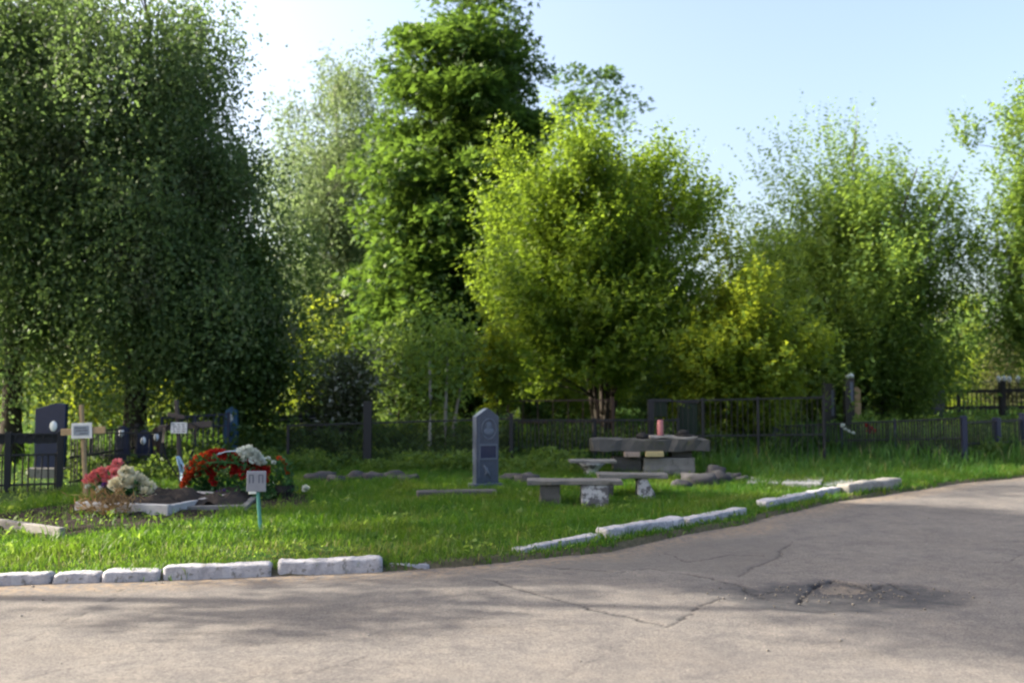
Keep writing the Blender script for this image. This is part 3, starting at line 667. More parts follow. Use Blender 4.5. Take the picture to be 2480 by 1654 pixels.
def tall():
    xs, ys = [], []
    x, y = scatter(150000, -13, 17, 15.2, 31)
    dens = np.clip(.55 + .6 * wob(x, y, .8, 4), 0, 1) * (sd(x, y) > .9)
    right = sm((x - 2.2) / 1.5)
    lo = 16.4 - .2 * x * 0
    pr = dens * np.where(x > 2, sm((y - 15.6) / .8), sm((y - 15.9) / .6))
    k = (RNG.random(len(x)) < pr) & keep(x, y) & (np.abs(x) < .6 * y + 1); x, y = x[k], y[k]
    h = (.22 + .45 * RNG.random(len(x)) ** 1.3) * (.7 + .45 * np.clip(.5 + .5 * wob(x, y, .7, 1), 0, 1)) * np.where(y < 17, .6, 1) * np.where(x < 1.2, .8, 1.0 + .3 * sm((x - 2.5) / 1.5) * sm((20.5 - y) / 2) - .45 * sm((x - 4.5) / 1) * sm((18.4 - y) / .4))
    blades('tall_grass', x, y, h, .012 + .014 * RNG.random(len(x)), .75, lf_tall, (RNG.random(len(x)) < .05) * .8, 'tall rank meadow grass growing between the fences and graves')
    x, y = scatter(26000, 4.0, 11.5, 14.6, 21.5); d = sd(x, y)
    k = (d > .25) & (RNG.random(len(x)) < np.clip(.6 + .6 * wob(x, y, 1.6, 4), 0, 1)) & keep(x, y); x, y, d = x[k], y[k], d[k]
    h = (.08 + .26 * RNG.random(len(x)) ** 1.5) * sm(d / 1.6 + .25)
    blades('verge_grass', x, y, h, .010 + .012 * RNG.random(len(x)), .9, lf_tall, (RNG.random(len(x)) < .04) * .8, 'lush verge grass in front of the low dark fence on the right')
tall()

def undergrowth(name, label, px0, px1, y0, y1, n, hmax, m, L, seed, thr=None):
    rg = np.random.default_rng(seed); y = y0 + (y1 - y0) * rg.random(n); x = ((px0 + (px1 - px0) * rg.random(n)) - PW / 2) / FPX * y
    nz = .5 + .5 * wob(x, y, 1.6, seed) + .3 * wob(x, y, 4.3, seed + 1)
    k = (rg.random(n) < np.clip(nz + .25, 0, 1)) if thr is None else ((.5 + .5 * wob(x, y, 2.6, seed) + .35 * wob(x, y, 7.0, seed) > thr) & (sd(x, y) > .15))
    x, y, nz = x[k], y[k], nz[k]; n = len(x)
    z = hterr(x, y) + hmax * np.clip(nz, .15, 1) * rg.random(n) ** .8
    d = unit(rg.normal(size=(n, 3)) + np.array([0, -.2, .1])); nn = unit(rg.normal(size=(n, 3)) * .6 + np.array([0, 0, .8]))
    o = leaf_object(name, np.stack([x, y, z], -1), d, nn, L * (.6 + .7 * rg.random(n)), L * .55 * (.7 + .5 * rg.random(n)), m, None)
    return tag(o, label, None, None, 'stuff')
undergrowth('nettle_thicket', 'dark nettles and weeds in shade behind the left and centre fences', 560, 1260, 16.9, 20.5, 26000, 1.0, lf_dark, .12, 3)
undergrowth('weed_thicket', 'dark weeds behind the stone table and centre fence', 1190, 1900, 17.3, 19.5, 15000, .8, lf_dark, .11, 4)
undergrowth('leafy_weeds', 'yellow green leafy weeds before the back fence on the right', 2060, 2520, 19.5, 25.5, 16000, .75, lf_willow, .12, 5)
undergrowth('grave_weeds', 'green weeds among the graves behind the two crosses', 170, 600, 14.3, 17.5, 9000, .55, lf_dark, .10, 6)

undergrowth('clover', 'low broad leaved weeds and clover spread through the lawn', -200, 2300, 8.2, 15.5, 9000, .05, lf_willow, .05, 8)

undergrowth('lawn_weeds', 'taller dark green weed clumps scattered through the lawn and round the graves', -100, 2250, 8.3, 16, 30000, .16, lf_willow, .075, 9, .86)
def grit():
    rg = np.random.default_rng(12); n = 900
    x = -4.5 + 12 * rg.random(n); y = 4.9 + 11 * rg.random(n); d = sd(x, y); pcx, pcy = pc[0], pc[1]
    near_edge = (d < .05) & (d > -.06 - .5 * rg.random(n) ** 3); hole = np.hypot((x - pcx) / .9, (y - pcy) / .45) < rg.random(n) ** .6
    k = near_edge | (hole & (rg.random(n) < .9)) | ((d < 0) & (rg.random(n) < .05)); x, y = x[k], y[k]
    x2 = pcx + rg.normal(size=160) * .5; y2 = pcy + rg.normal(size=160) * .22; x = np.concatenate([x, x2]); y = np.concatenate([y, y2])
    mb = MB()
    for i in range(len(x)):
        r = .004 + .009 * rg.random() ** 2; mb.blob((x[i], y[i], r * .3 + (0 if sd(x[i], y[i]) < 0 else .02)), (r, r * .8, r * .7), i, .3, 1.5, (5, 4))
    tag(mb.build('gravel', mat('grey_grit', (.16, .15, .14), (.08, .075, .07), 30, .95), None, 0, True), 'loose grit along the road edge and round the pothole', None, None, 'stuff')
grit()

undergrowth('fence_weeds', 'knee high weeds along the foot of the centre fence', 620, 1420, 15.6, 17.0, 15000, .42, lf_willow, .085, 14)
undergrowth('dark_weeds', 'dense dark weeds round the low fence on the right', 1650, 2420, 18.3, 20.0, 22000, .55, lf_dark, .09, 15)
# ------------------------------------------------------------------ graves, fences, furniture
class Item:
    """an Empty standing at a ground pixel; L() turns a pixel into local x, z at the item's own depth"""
    def __init__(s, name, label, cat, px, Y=None, py=None, group=None, rz=0.0):
        s.base = onY(px, Y) if Y is not None else gp(px, py)
        s.px, s.Y = px, s.base.y; s.s = s.Y / FPX
        s.root = empty(name, s.base, label, cat, group, rz)
    def x(s, px): return (px - s.px) * s.s
    def z(s, py): return EYE + (HOR - py) * s.s - s.base.z
    def p(s, px, py, y=0.0): return (s.x(px), y, s.z(py))
iron = mat('dark_painted_iron', (.012, .013, .018), (.008, .009, .012), 12, .55, ((.03, .02, .014), -.04, 18), .3, .4)
ironblue = mat('navy_painted_iron', (.014, .022, .055), (.010, .015, .04), 10, .5, ((.06, .06, .08), -.03, 18), .3, .4)
ironsky = mat('bright_blue_paint', (.03, .10, .20), (.025, .075, .155), 10, .55, ((.2, .25, .3), -.04, 20), .2, .4)
rust = mat('rusty_brown_iron', (.075, .045, .035), (.045, .03, .026), 14, .8, ((.12, .06, .035), 0, 20), .4)
woodtan = mat('pale_weathered_timber', (.42, .30, .17), (.30, .21, .12), 9, .75, ((.18, .12, .07), -.02, 22), .5)
wooddark = mat('dark_stained_timber', (.085, .07, .065), (.05, .042, .04), 9, .75, None, .5)
whitep = mat('white_plate', (.66, .67, .68), (.55, .56, .58), 14, .5, ((.35, .36, .38), -.05, 25), .05)
inkgrey = mat('faded_print_grey', (.16, .19, .24), (.28, .32, .37), 22, .6, None, .0)
inkdark = mat('dark_print', (.05, .06, .10), (.09, .10, .14), 30, .6, None, .0)
enamel = mat('white_enamel', (.72, .75, .80), (.62, .66, .72), 10, .3, None, .0, .5)
concl = mat('light_concrete', (.42, .42, .43), (.30, .30, .31), 7, .9, ((.14, .14, .13), .0, 14), .5)
conc = mat('grey_concrete', (.21, .205, .20), (.13, .128, .125), 6, .92, ((.08, .08, .075), .02, 12), .7)
benchtop = mat('worn_bench_concrete', (.15, .148, .145), (.09, .09, .088), 5, .92, ((.06, .065, .05), .03, 12), .8)
concd = mat('dark_mossy_concrete', (.085, .085, .088), (.05, .052, .05), 6, .95, ((.05, .06, .035), .03, 10), .8)
rock = mat('dark_rubble', (.065, .065, .072), (.035, .035, .04), 7, .95, ((.05, .06, .035), .02, 9), .9)
paleflake = mat('flaking_whitewash_on_concrete', (.44, .45, .49), (.30, .31, .34), 6, .9, ((.09, .09, .10), .16, 8), .7)
grang = mat('blue_grey_polished_granite', (.058, .074, .115), (.038, .050, .080), 16, .28, ((.16, .18, .23), -.02, 60), .05, .5)
granp = mat('engraved_pale_granite', (.12, .14, .19), (.09, .11, .15), 20, .5, None, .1)
grannavy = mat('navy_polished_stone', (.020, .030, .075), (.015, .022, .055), 10, .22, None, .03, .5)
granblack = mat('black_polished_stone', (.010, .011, .014), (.018, .019, .022), 12, .3, None, .03, .5)
grangreen = mat('dark_green_stone', (.012, .026, .016), (.008, .018, .012), 8, .6, None, .2)
greenpaint = mat('sea_green_paint', (.10, .30, .26), (.07, .22, .19), 12, .6, ((.2, .25, .22), -.05, 20), .2)
tinplate = mat('bluish_grey_tin', (.22, .23, .29), (.16, .17, .22), 8, .45, ((.14, .13, .13), -.03, 16), .1, .4, .2)
blackcloth = mat('black_cloth', (.012, .012, .014), (.02, .02, .022), 9, .85, None, .4)
pinkwax = mat('dull_pink_wax', (.40, .16, .17), (.30, .11, .12), 8, .6, None, .1)
yellowbrick = mat('yellowed_block', (.42, .36, .19), (.30, .26, .15), 9, .9, ((.16, .14, .1), 0, 14), .5)
palebrick = mat('pinkish_block', (.32, .26, .22), (.24, .19, .17), 9, .9, ((.14, .12, .1), 0, 14), .5)
soilm = mat('black_soil', (.020, .016, .015), (.045, .036, .030), 14, .98, ((.06, .048, .036), -.02, 30), 1.0)
straw = leafmat('dried_straw_leaf', [(.20, .13, .06), (.28, .19, .09), (.16, .10, .06)], (.3, .2, .08), .3, .7)
fol = leafmat('artificial_green_leaf', [(.02, .07, .025), (.03, .10, .03), (.05, .14, .05)], (.08, .22, .05), .3, .45)
def petal(name, cols, tr): return leafmat(name, cols, tr, .3, .6)
pt_pink = petal('coral_pink_petal', [(.68, .20, .20), (.74, .28, .26), (.62, .17, .25)], (.6, .15, .12))
pt_cream = petal('cream_petal', [(.74, .70, .53), (.80, .77, .62), (.66, .62, .45)], (.6, .55, .35))
pt_red = petal('deep_red_petal', [(.28, .012, .012), (.38, .02, .015), (.20, .008, .014)], (.5, .02, .02))
pt_orange = petal('orange_red_petal', [(.42, .05, .015), (.50, .08, .02), (.34, .03, .012)], (.5, .08, .02))
pt_white = petal('white_petal', [(.66, .70, .66), (.72, .75, .72), (.58, .62, .58)], (.6, .65, .55))
pt_purple = petal('purple_petal', [(.10, .045, .20), (.14, .06, .26), (.07, .03, .15)], (.2, .08, .35))
pt_lime = petal('yellow_green_petal', [(.38, .45, .08), (.46, .52, .12), (.30, .38, .07)], (.5, .55, .1))
satin = mat('pale_blue_satin', (.52, .66, .80), (.42, .58, .74), 6, .35, None, .1, .4)

# --- flowers: one blossom mesh per colour and size, shared by copies
BL = {}
def blossom_mesh(m, r, np_=30):
    key = (m.name, round(r, 3))
    if key in BL: return BL[key]
    rg = np.random.default_rng(len(BL) + 5); n = np_
    i = np.arange(n); el = 1 - .95 * i / n; th = i * 2.39996
    d = np.stack([np.sqrt(1 - (el * 1.0) ** 2 + 1e-6) * np.cos(th), np.sqrt(1 - el ** 2 + 1e-6) * np.sin(th), el], -1)
    d += rg.normal(size=d.shape) * .12; d = unit(d)
    c = d * r * .35; nn = unit(np.array([[0, 0, 1.]]) + d * .3 + rg.normal(size=d.shape) * .15)
    ax_ = unit(d * .7 + rg.normal(size=d.shape) * .18)
    s = unit(np.cross(ax_, nn)); q = np.cross(s, ax_); L = (r * .7 * (.85 + .3 * rg.random(n)))[:, None]; W = L * .55
    v = np.stack([c, c + ax_ * L * .55 + s * W - q * 0, c + ax_ * L + q * L * .25, c + ax_ * L * .55 - s * W], 1).reshape(-1, 3)
    me = bigmesh('blossom', v, np.arange(len(v)).reshape(-1, 4), 4); me.materials.append(m)
    BL[key] = me
    return me
def blossom(parent, pos, m, r, rnd, face=(0, -.6, .8)):
    o = bpy.data.objects.new('blossom', blossom_mesh(m, r)); COL.objects.link(o); o.parent = parent; o.location = pos
    d = Vector(face) + Vector((rnd.uniform(-.5, .5), rnd.uniform(-.4, .4), rnd.uniform(-.4, .4)))
    o.rotation_euler = d.to_track_quat('Z', 'Y').to_euler(); o.scale = [rnd.uniform(.85, 1.2)] * 3
    return o
def leaves(parent, pts, n, spread, L, W, m, seed, name='foliage', up=.4):
    rg = np.random.default_rng(seed); P = np.asarray(pts); c = P[rg.integers(0, len(P), n)] + rg.normal(size=(n, 3)) * spread
    c[:, 2] = np.maximum(c[:, 2], .01)
    d = unit(rg.normal(size=(n, 3)) + np.array([0, -.3, up])); nn = unit(rg.normal(size=(n, 3)) * .7 + np.array([0, -.4, .7]))
    return leaf_object(name, c, d, nn, L * (.6 + .7 * rg.random(n)), W * (.6 + .7 * rg.random(n)), m, parent)

# --- iron railing between two ground points: posts, rails, thin uprights (each post its own part)
def railing(name, label, A, B, h, m, posts, rails, step=.11, w=.012, postw=.05, postm=None, group='iron grave fences', post_h=None, railw=.03, hb=None, wire=None, pick_top=None, railm=None):
    """A, B Vectors on the ground; posts = fractions; rails = heights; hb = height at B"""
    hb = hb or h; d = B - A; L = math.hypot(d.x, d.y)
    root = empty(name, A, label, 'fence', group, math.atan2(d.y, d.x))
    zt = lambda t: h + (hb - h) * t
    gz = lambda t: (float(hterr(A.x + d.x * t, A.y + d.y * t)) - A.z)
    for i, t in enumerate(posts):
        pw = postw[i] if hasattr(postw, '__len__') else postw
        ph = (post_h[i] if hasattr(post_h, '__len__') else post_h) if post_h else zt(t) + .04
        MB().box((t * L, 0, (ph + gz(t) - .15) / 2), (pw, pw, ph - gz(t) + .15)).build('post', postm or m, root, .006)
    for r in rails:
        mb = MB(); mb.bar((0, -.022, zt(0) * r), (L, -.022, zt(1) * r), .022, railw); mb.build('rail', railm or m, root, .003)
    if step:
        mb = MB(); n = int(L / step); rd = random.Random(int(A.x * 100))
        for i in range(1, n):
            t = i / n; top = zt(t) * (pick_top or 1.0)
            mb.bar((t * L + rd.uniform(-.008, .008), 0, gz(t) - .03), (t * L + rd.uniform(-.012, .012), .004, top), w, w)
        mb.build('picket_panel', m, root)
    if wire:
        mb = MB(); n = int(L / wire)
        for sgn in (1, -1):
            for i in range(-int(h / wire) - 1, n + int(h / wire) + 1):
                x0 = i * wire; x1 = x0 + sgn * h
                t0, t1 = 0, 1
                if sgn > 0: t0 = max(0, -x0 / h); t1 = min(1, (L - x0) / h)
                else: t0 = max(0, (x0 - L) / h); t1 = min(1, x0 / h)
                if t1 - t0 > .02: mb.bar((x0 + sgn * h * t0, .012 * sgn, h * t0), (x0 + sgn * h * t1, .012 * sgn, h * t1), .0045, .0045)
        mb.build('wire_mesh', m, root)
    return root
def hz_at(p, py): return EYE + (HOR - py) * p.y / FPX - p.z      # height above the ground point seen at py

# ================= left group
it = Item('headstone', 'navy blue polished headstone with slanting top behind the dark grave railing', 'headstone', 128, Y=15.2)
MB().prism([(it.x(92), .1), (it.x(165), .1), (it.x(165), it.z(978)), (it.x(140), it.z(976)), (it.x(92), it.z(990))], -.05, .05).build('slab', grannavy, it.root, .008)
MB().box((0, 0, .06), (.62, .3, .2)).build('base', conc, it.root, .015)
mb = MB(); mb.lathe([(.001, -.006), (.06, -.006), (.062, .004), (.055, .01), (.001, .012)], (0, 0, 0), 20, 1, 1.4)
o = mb.build('portrait', enamel, it.root, 0, True); o.location = (it.x(138), -.06, it.z(1031)); o.rotation_euler = (math.pi / 2, 0, 0)
A, B = onY(-70, 13.2), onY(155, 13.6)
railing('grave_fence', 'dark iron grave railing with solid top band at the left border', A, B, hz_at(A, 1048), iron, (.0, .42, .985), (.97, .62, .12), .085, .018, (.07, .085, .085), post_h=hz_at(A, 1046), hb=hz_at(B, 1044), pick_top=.64)
fr = [o_ for o_ in bpy.data.objects if o_.name.startswith('grave_fence') and o_.parent is None][-1]
L_ = math.hypot(B.x - A.x, B.y - A.y)
mb = MB(); mb.box((L_ / 2, .012, hz_at(A, 1064)), (L_, .012, .13)); mb.build('band_panel', iron, fr, .002)
mb = MB()
for k in range(9): mb.tube([(L_ * (.05 + .1 * k) + .07 * math.cos(a), -.028, hz_at(A, 1064) + .07 * math.sin(a)) for a in np.linspace(0, 5.6, 12)], .007, 5)
mb.build('scroll', iron, fr)
C_ = onY(155, 16.2); C_.x = B.x + .05
railing('grave_fence', 'side run of the dark grave railing going back from its right corner post', B + Vector((.05, .1, 0)), C_, hz_at(B, 1046), iron, (1.0,), (.97, .55, .12), .1, .014, .07, pick_top=.97)

it = Item('wooden_cross', 'leaning pale wooden grave cross with white plaque, bouquet at its foot', 'cross', 211, py=1206)
mb = MB(); mb.bar((0.0, 0, -.15), it.p(191, 980), .07, .045); mb.build('post', woodtan, it.root, .008)
mb = MB(); mb.bar(it.p(147, 1046, -.035), it.p(254, 1040, -.035), .03, .095); mb.build('crossbar', woodtan, it.root, .008)
cx, cz = it.x(199), it.z(1042)
rt = Matrix.Rotation(R(-2), 3, 'Y')
pl = MB().box((cx, -.062, cz), (.285, .012, .215), rt).build('plaque', whitep, it.root, .004)
MB().box((cx - .005, -.0705, cz + .004), (.21, .004, .135), rt).build('picture', inkgrey, pl)
mb = MB()
for k, ww in enumerate((.15, .17, .11)): mb.box((cx - .01 + .02 * k, -.0745, cz + .04 - .038 * k), (ww, .003, .011), rt)
mb.build('lettering', inkdark, pl)

it = Item('wooden_cross', 'dark wooden grave cross draped with black ribbon behind the red wreath', 'cross', 440, py=1188)
top = it.p(423, 968)
mb = MB(); mb.bar((0.01, 0, -.15), top, .075, .05)
mb.build('post', wooddark, it.root, .008)
mb = MB(); mb.bar(it.p(383, 1037, -.035), it.p(512, 1026, -.035), .03, .095); mb.build('crossbar', wooddark, it.root, .008)
mb = MB(); mb.bar(it.p(405, 1003, -.035), it.p(446, 1010, -.035), .03, .06); mb.build('short_bar', wooddark, it.root, .006)
pl = MB().box((it.x(434), -.062, it.z(1035)), (.245, .012, .165)).build('plaque', whitep, it.root, .004)
mb = MB(); rd = random.Random(4)
for k in range(4):
    for j in range(3): mb.box((it.x(434) - .07 + .07 * j + rd.uniform(-.01, .01), -.07, it.z(1035) + .05 - .034 * k), (rd.uniform(.03, .06), .003, .012))
mb.build('lettering', inkdark, pl)
it2 = Item('black_ribbon', 'black mourning ribbon looped over the arms of the dark cross', 'ribbon', 440, py=1188)
mb = MB()
def band(pts, w, th=.006):
    pts = [Vector(p) for p in pts]
    for a, b in zip(pts[:-1], pts[1:]): mb.bar(a, b + (b - a) * .02, w, th)
band([it2.p(400, 1034, -.07), it2.p(398, 1070, -.085), it2.p(404, 1100, -.09), it2.p(418, 1126, -.085), it2.p(434, 1150, -.07)], .075)
band([it2.p(476, 1030, -.07), it2.p(474, 1060, -.085), it2.p(470, 1090, -.09), it2.p(462, 1120, -.08), it2.p(452, 1150, -.07)], .065)
band([it2.p(404, 1036, -.072), it2.p(420, 1014, -.075), it2.p(447, 1013, -.075), it2.p(474, 1030, -.072)], .04)
mb.build('sash', blackcloth, it2.root)
it2 = Item('blue_ribbon', 'pale blue satin ribbon hanging from the dark cross beside the wreath', 'ribbon', 445, py=1188)
mb = MB(); band([it2.p(436, 1102, -.12), it2.p(441, 1122, -.13), it2.p(446, 1140, -.13), it2.p(447, 1160, -.12)], .075, .008); band([it2.p(440, 1104, -.125), it2.p(452, 1126, -.14), it2.p(450, 1150, -.14)], .045, .006)
mb.build('sash', satin, it2.root, .002)

def frame(name, label, a, b, back, h, m, mold=None):
    """concrete surround of a grave: front edge between two ground pixels, running back"""
    A, B = gp(*a), gp(*b); L = math.hypot(B.x - A.x, B.y - A.y)
    root = empty(name, A, label, 'grave border', 'concrete grave borders', math.atan2(B.y - A.y, B.x - A.x))
    MB().box((L / 2, 0, h / 2 - .04), (L, .09, h + .08)).build('front_edge', m, root, .012)
    MB().box((.045, back / 2, h / 2 - .045), (.085, back - .1, h + .07)).build('side_edge', m, root, .012)
    MB().box((L - .045, back / 2, h / 2 - .045), (.085, back - .1, h + .07)).build('side_edge', m, root, .012)
    MB().box((L / 2, back, h / 2 - .04), (L, .09, h + .08)).build('back_edge', m, root, .012)
    mb = MB(); nx, ny = 22, 26; v = []; f = []
    for j in range(ny + 1):
        for i in range(nx + 1):
            x = .07 + (L - .14) * i / nx; y = .03 + (back - .06) * j / ny; e = min(i, nx - i, j, ny - j) / 6
            v.append((x, y, h * .55 + .09 * min(1, e) + .09 * mnoise.noise(Vector((x * 5, y * 5, 3 + L))) + .05 * mnoise.noise(Vector((x * 17, y * 17, 0)))))
    for j in range(ny):
        for i in range(nx): k = j * (nx + 1) + i; f.append((k, k + 1, k + nx + 2, k + nx + 1))
    mb.add(v, f); mb.build('soil', soilm, root, 0, True)
    return root
frame('grave_border', 'pale concrete grave border holding the pink and cream bouquets', (186, 1236), (412, 1247), 1.35, .11, concl)
frame('grave_border', 'low faded concrete grave border under the red wreath', (436, 1236), (600, 1234), 1.5, .055, conc)
A, B = gp(-60, 1266), gp(150, 1302)
mb = MB(); L_ = (B - A).length; mb.box((L_ / 2, 0, .02), (L_, .07, .12)); o = mb.build('concrete_edging', conc, None, .01); o.location = A; o.rotation_euler = (0, 0, math.atan2(B.y - A.y, B.x - A.x))
tag(o, 'straight pale concrete edging strip at the left border below the soil plot', 'edging')

def bouquet(label, px, py, dots, m, r, seed, gpx, stems=True, extra=()):
    it = Item('bouquet', label, 'bouquet', px, py=py, group='artificial flowers on the graves'); rd = random.Random(seed)
    pos = [Vector(it.p(a, b, rd.uniform(-.08, .08))) for a, b in dots]
    mb = MB()
    for p in pos: mb.tube([(p.x * .25, p.y * .3, 0), (p.x * .6, p.y * .7, p.z * .5), p - Vector((0, 0, .01))], .004, 5)
    mb.build('stems', fol, it.root)
    leaves(it.root, [(p.x * k, p.y * k, p.z * k) for p in pos for k in (.45, .65, .85)], gpx, (.05, .05, .04), .10, .035, fol, seed)
    for p in pos: blossom(it.root, p, m, r * rd.uniform(.85, 1.15), rd)
    for a, b, m2, r2 in extra: blossom(it.root, it.p(a, b, -.1), m2, r2, rd)
    return it
rd = random.Random(11)
bouquet('coral pink artificial bouquet at the foot of the pale wooden cross', 255, 1222, [(276, 1125), (272, 1138), (284, 1143), (250, 1140), (262, 1145), (240, 1146), (228, 1152), (222, 1163), (236, 1165), (278, 1152), (256, 1156), (268, 1160), (246, 1156), (232, 1160), (274, 1146), (258, 1150)], pt_pink, .085, 2, 90,
        extra=((222, 1176, pt_white, .04), (252, 1180, pt_white, .05), (262, 1172, pt_purple, .05), (246, 1183, pt_white, .045)))
bouquet('cream artificial bouquet on the grave beside the pink one', 318, 1224, [(308, 1142), (300, 1150), (316, 1150), (327, 1152), (336, 1160), (322, 1164), (308, 1165), (293, 1162), (284, 1172), (296, 1176), (276, 1182), (310, 1176), (335, 1171), (352, 1172), (360, 1178), (358, 1190), (348, 1186), (356, 1199), (300, 1170), (318, 1156), (344, 1166), (288, 1184)], pt_cream, .085, 3, 140)
it = Item('dried_plant', 'clump of dried brown stalks spilling over the pale grave border', 'dried plant', 236, py=1250)
rg = np.random.default_rng(9)
leaves(it.root, [(x, y, z) for x in (-.16, -.08, 0, .08, .2, .3) for y in (0, .12) for z in (.05, .14, .2)], 260, (.07, .05, .05), .14, .02, straw, 9, 'stalks')

# red wreath
it = Item('funeral_wreath', 'large red funeral wreath with white blossoms and a pale blue ribbon', 'wreath', 550, py=1206)
ring = []
for k in range(40):
    a = 2 * math.pi * k / 40; ring.append(Vector((it.x(545) + .44 * math.cos(a), -.05 - .16 * math.sin(a), it.z(1150) + .20 * math.sin(a))))
MB().tube(ring + ring[:1], .02, 7, False).build('ring', fol, it.root, 0, True)
leaves(it.root, ring, 420, (.05, .05, .05), .11, .04, fol, 21)
leaves(it.root, [(it.x(a), .06, it.z(b)) for a in (480, 505, 530, 560, 590) for b in (1150, 1170, 1190)], 260, (.05, .06, .05), .12, .045, fol, 22, 'leafy_filling')
leaves(it.root, [(it.x(a), -.12, it.z(b)) for a in (470, 500, 530, 560, 590, 620, 650) for b in (1190, 1200, 1208)], 260, (.05, .07, .03), .10, .04, fol, 27, 'trailing_leaves')
rd = random.Random(5)
arc = [(456, 1172), (454, 1160), (458, 1148), (462, 1136), (470, 1126), (478, 1116), (488, 1110), (498, 1106), (508, 1102), (520, 1098), (532, 1098), (544, 1100), (556, 1103), (568, 1106), (580, 1110), (592, 1115), (604, 1121), (616, 1127), (628, 1132), (640, 1136), (648, 1138)]
for i, (a, b) in enumerate(arc):
    m_ = pt_orange if i < 9 else pt_red
    blossom(it.root, it.p(a, b, -.10), m_, .062, rd); blossom(it.root, it.p(a + rd.uniform(-5, 7), b + rd.uniform(6, 13), -.14), m_, .058, rd)
    if i > 2: blossom(it.root, it.p(a + rd.uniform(-4, 4), b + 20, -.17), pt_red if i > 8 else pt_orange, .06, rd); blossom(it.root, it.p(a + rd.uniform(-4, 4), b - 5, -.04), m_, .058, rd)
for a, b in [(rd.uniform(470, 640), rd.uniform(1122, 1160)) for _ in range(22)]: blossom(it.root, it.p(a, b, -.10), pt_red if a > 500 else pt_orange, .06, rd)
for a, b in [(520, 1130), (522, 1145), (518, 1158), (526, 1168), (514, 1140)]: blossom(it.root, it.p(a, b, -.12), pt_red, .045, rd)
for a, b in [(598, 1088), (610, 1086), (622, 1092), (604, 1097), (616, 1100), (628, 1103), (634, 1112), (622, 1112), (638, 1120), (594, 1096), (602, 1105), (612, 1094), (630, 1098), (586, 1092)]: blossom(it.root, it.p(a, b, -.14), pt_white, .075, rd, (0, -.7, .7))
mb = MB(); band([it.p(538, 1097, -.13), it.p(552, 1091, -.14), it.p(572, 1089, -.14), it.p(592, 1090, -.13)], .07, .01); band([it.p(532, 1100, -.12), it.p(540, 1094, -.14)], .05, .01); mb.build('ribbon', satin, it.root, .003)
it = Item('bouquet', 'purple artificial flowers low under the arch of the red wreath', 'bouquet', 540, py=1210, group='artificial flowers on the graves')
for a, b in [(532, 1190), (540, 1196), (548, 1188), (538, 1204), (552, 1200)]: blossom(it.root, it.p(a, b, -.05), pt_purple, .05, rd)
leaves(it.root, [(it.x(a), 0, .06) for a in (520, 535, 550, 565)], 90, (.05, .05, .04), .09, .035, fol, 24)
it = Item('bouquet', 'small purple artificial flowers between the cream bouquet and the wreath', 'bouquet', 448, py=1208, group='artificial flowers on the graves')
for a, b in [(396, 1190), (410, 1194), (446, 1188), (455, 1192), (461, 1186), (452, 1198)]: blossom(it.root, it.p(a, b, -.03), pt_purple, .048, rd)
leaves(it.root, [(it.x(a), 0, .06) for a in (395, 410, 450, 460)], 70, (.05, .05, .04), .08, .03, fol, 25)
it = Item('candle', 'white grave candle leaning at the left end of the red wreath', 'candle', 480, py=1204)
mb = MB(); mb.tube([it.p(480, 1199, -.2), it.p(466, 1176, -.22), it.p(463, 1171, -.22)], [.024, .024, .012], 10); mb.build('wax_body', enamel, it.root, 0, True)
mb = MB(); mb.tube([it.p(463, 1171, -.22), it.p(461, 1167, -.22)], .003, 5); mb.build('wick', blackcloth, it.root)
it = Item('bouquet', 'loose green bouquet with orange sprigs and two white buds right of the wreath', 'bouquet', 672, py=1208, group='artificial flowers on the graves')
leaves(it.root, [(it.x(a), 0, it.z(b)) for a in (655, 670, 685, 700) for b in (1130, 1150, 1170, 1190)], 260, (.05, .05, .05), .11, .04, fol, 26)
for a, b in [(650, 1110), (664, 1119)]: blossom(it.root, it.p(a, b, -.05), pt_white, .04, rd)
for a, b in [(676, 1108), (684, 1114), (690, 1124), (694, 1134), (697, 1144)]: blossom(it.root, it.p(a, b, -.03), pt_orange, .035, rd)
mb = MB(); mb.lathe([(.07, 0), (.12, .10), (.125, .19), (.115, .19), (.10, .1)], (it.x(688), .0, 0), 16); mb.build('basket', blackcloth, it.root)
for i, (lb, a, b, m_, r_) in enumerate([('round white artificial flower lying alone in the grass right of the wreath', 741, 1200, pt_white, .06), ('pale artificial flower in the grass beside the yellow green one', 660, 1194, pt_white, .055), ('yellow green artificial flower lying right of the small sign', 674, 1194, pt_lime, .07), ('white artificial flower lying just left of the sign post', 612, 1200, pt_white, .05)]):
    it = Item('artificial_flower', lb, 'artificial flower', a, py=b, group='artificial flowers on the graves')
    mb = MB(); mb.tube([(0, 0, .0), (.02, .0, .04), (.0, 0, .08)], .004, 5); mb.build('stem', fol, it.root)
    blossom(it.root, (0, -.01, .09), m_, r_, rd)

# small sign
it = Item('plot_sign', 'small tin plot sign on a leaning sea green post in the lawn', 'sign', 634, py=1294)
mb = MB(); mb.bar((0, 0, -.1), it.p(622, 1180), .045, .03); mb.build('post', greenpaint, it.root, .006)
pl = MB().box((it.x(621), -.03, it.z(1163)), (.205, .012, .215)).build('panel', tinplate, it.root, .006)
mb = MB()
for a in (609, 632):
    for dx in (-4.5, 4.5): mb.box((it.x(a + dx), -.0375, it.z(1157)), (.009, .003, .085))
    mb.box((it.x(a), -.0375, it.z(1147.5)), (.034, .003, .010))
mb.build('lettering', inkdark, pl)
mb = MB(); mb.box(it.p(612, 1189, -.02), (.085, .03, .04)); mb.build('bracket', whitep, it.root, .01)

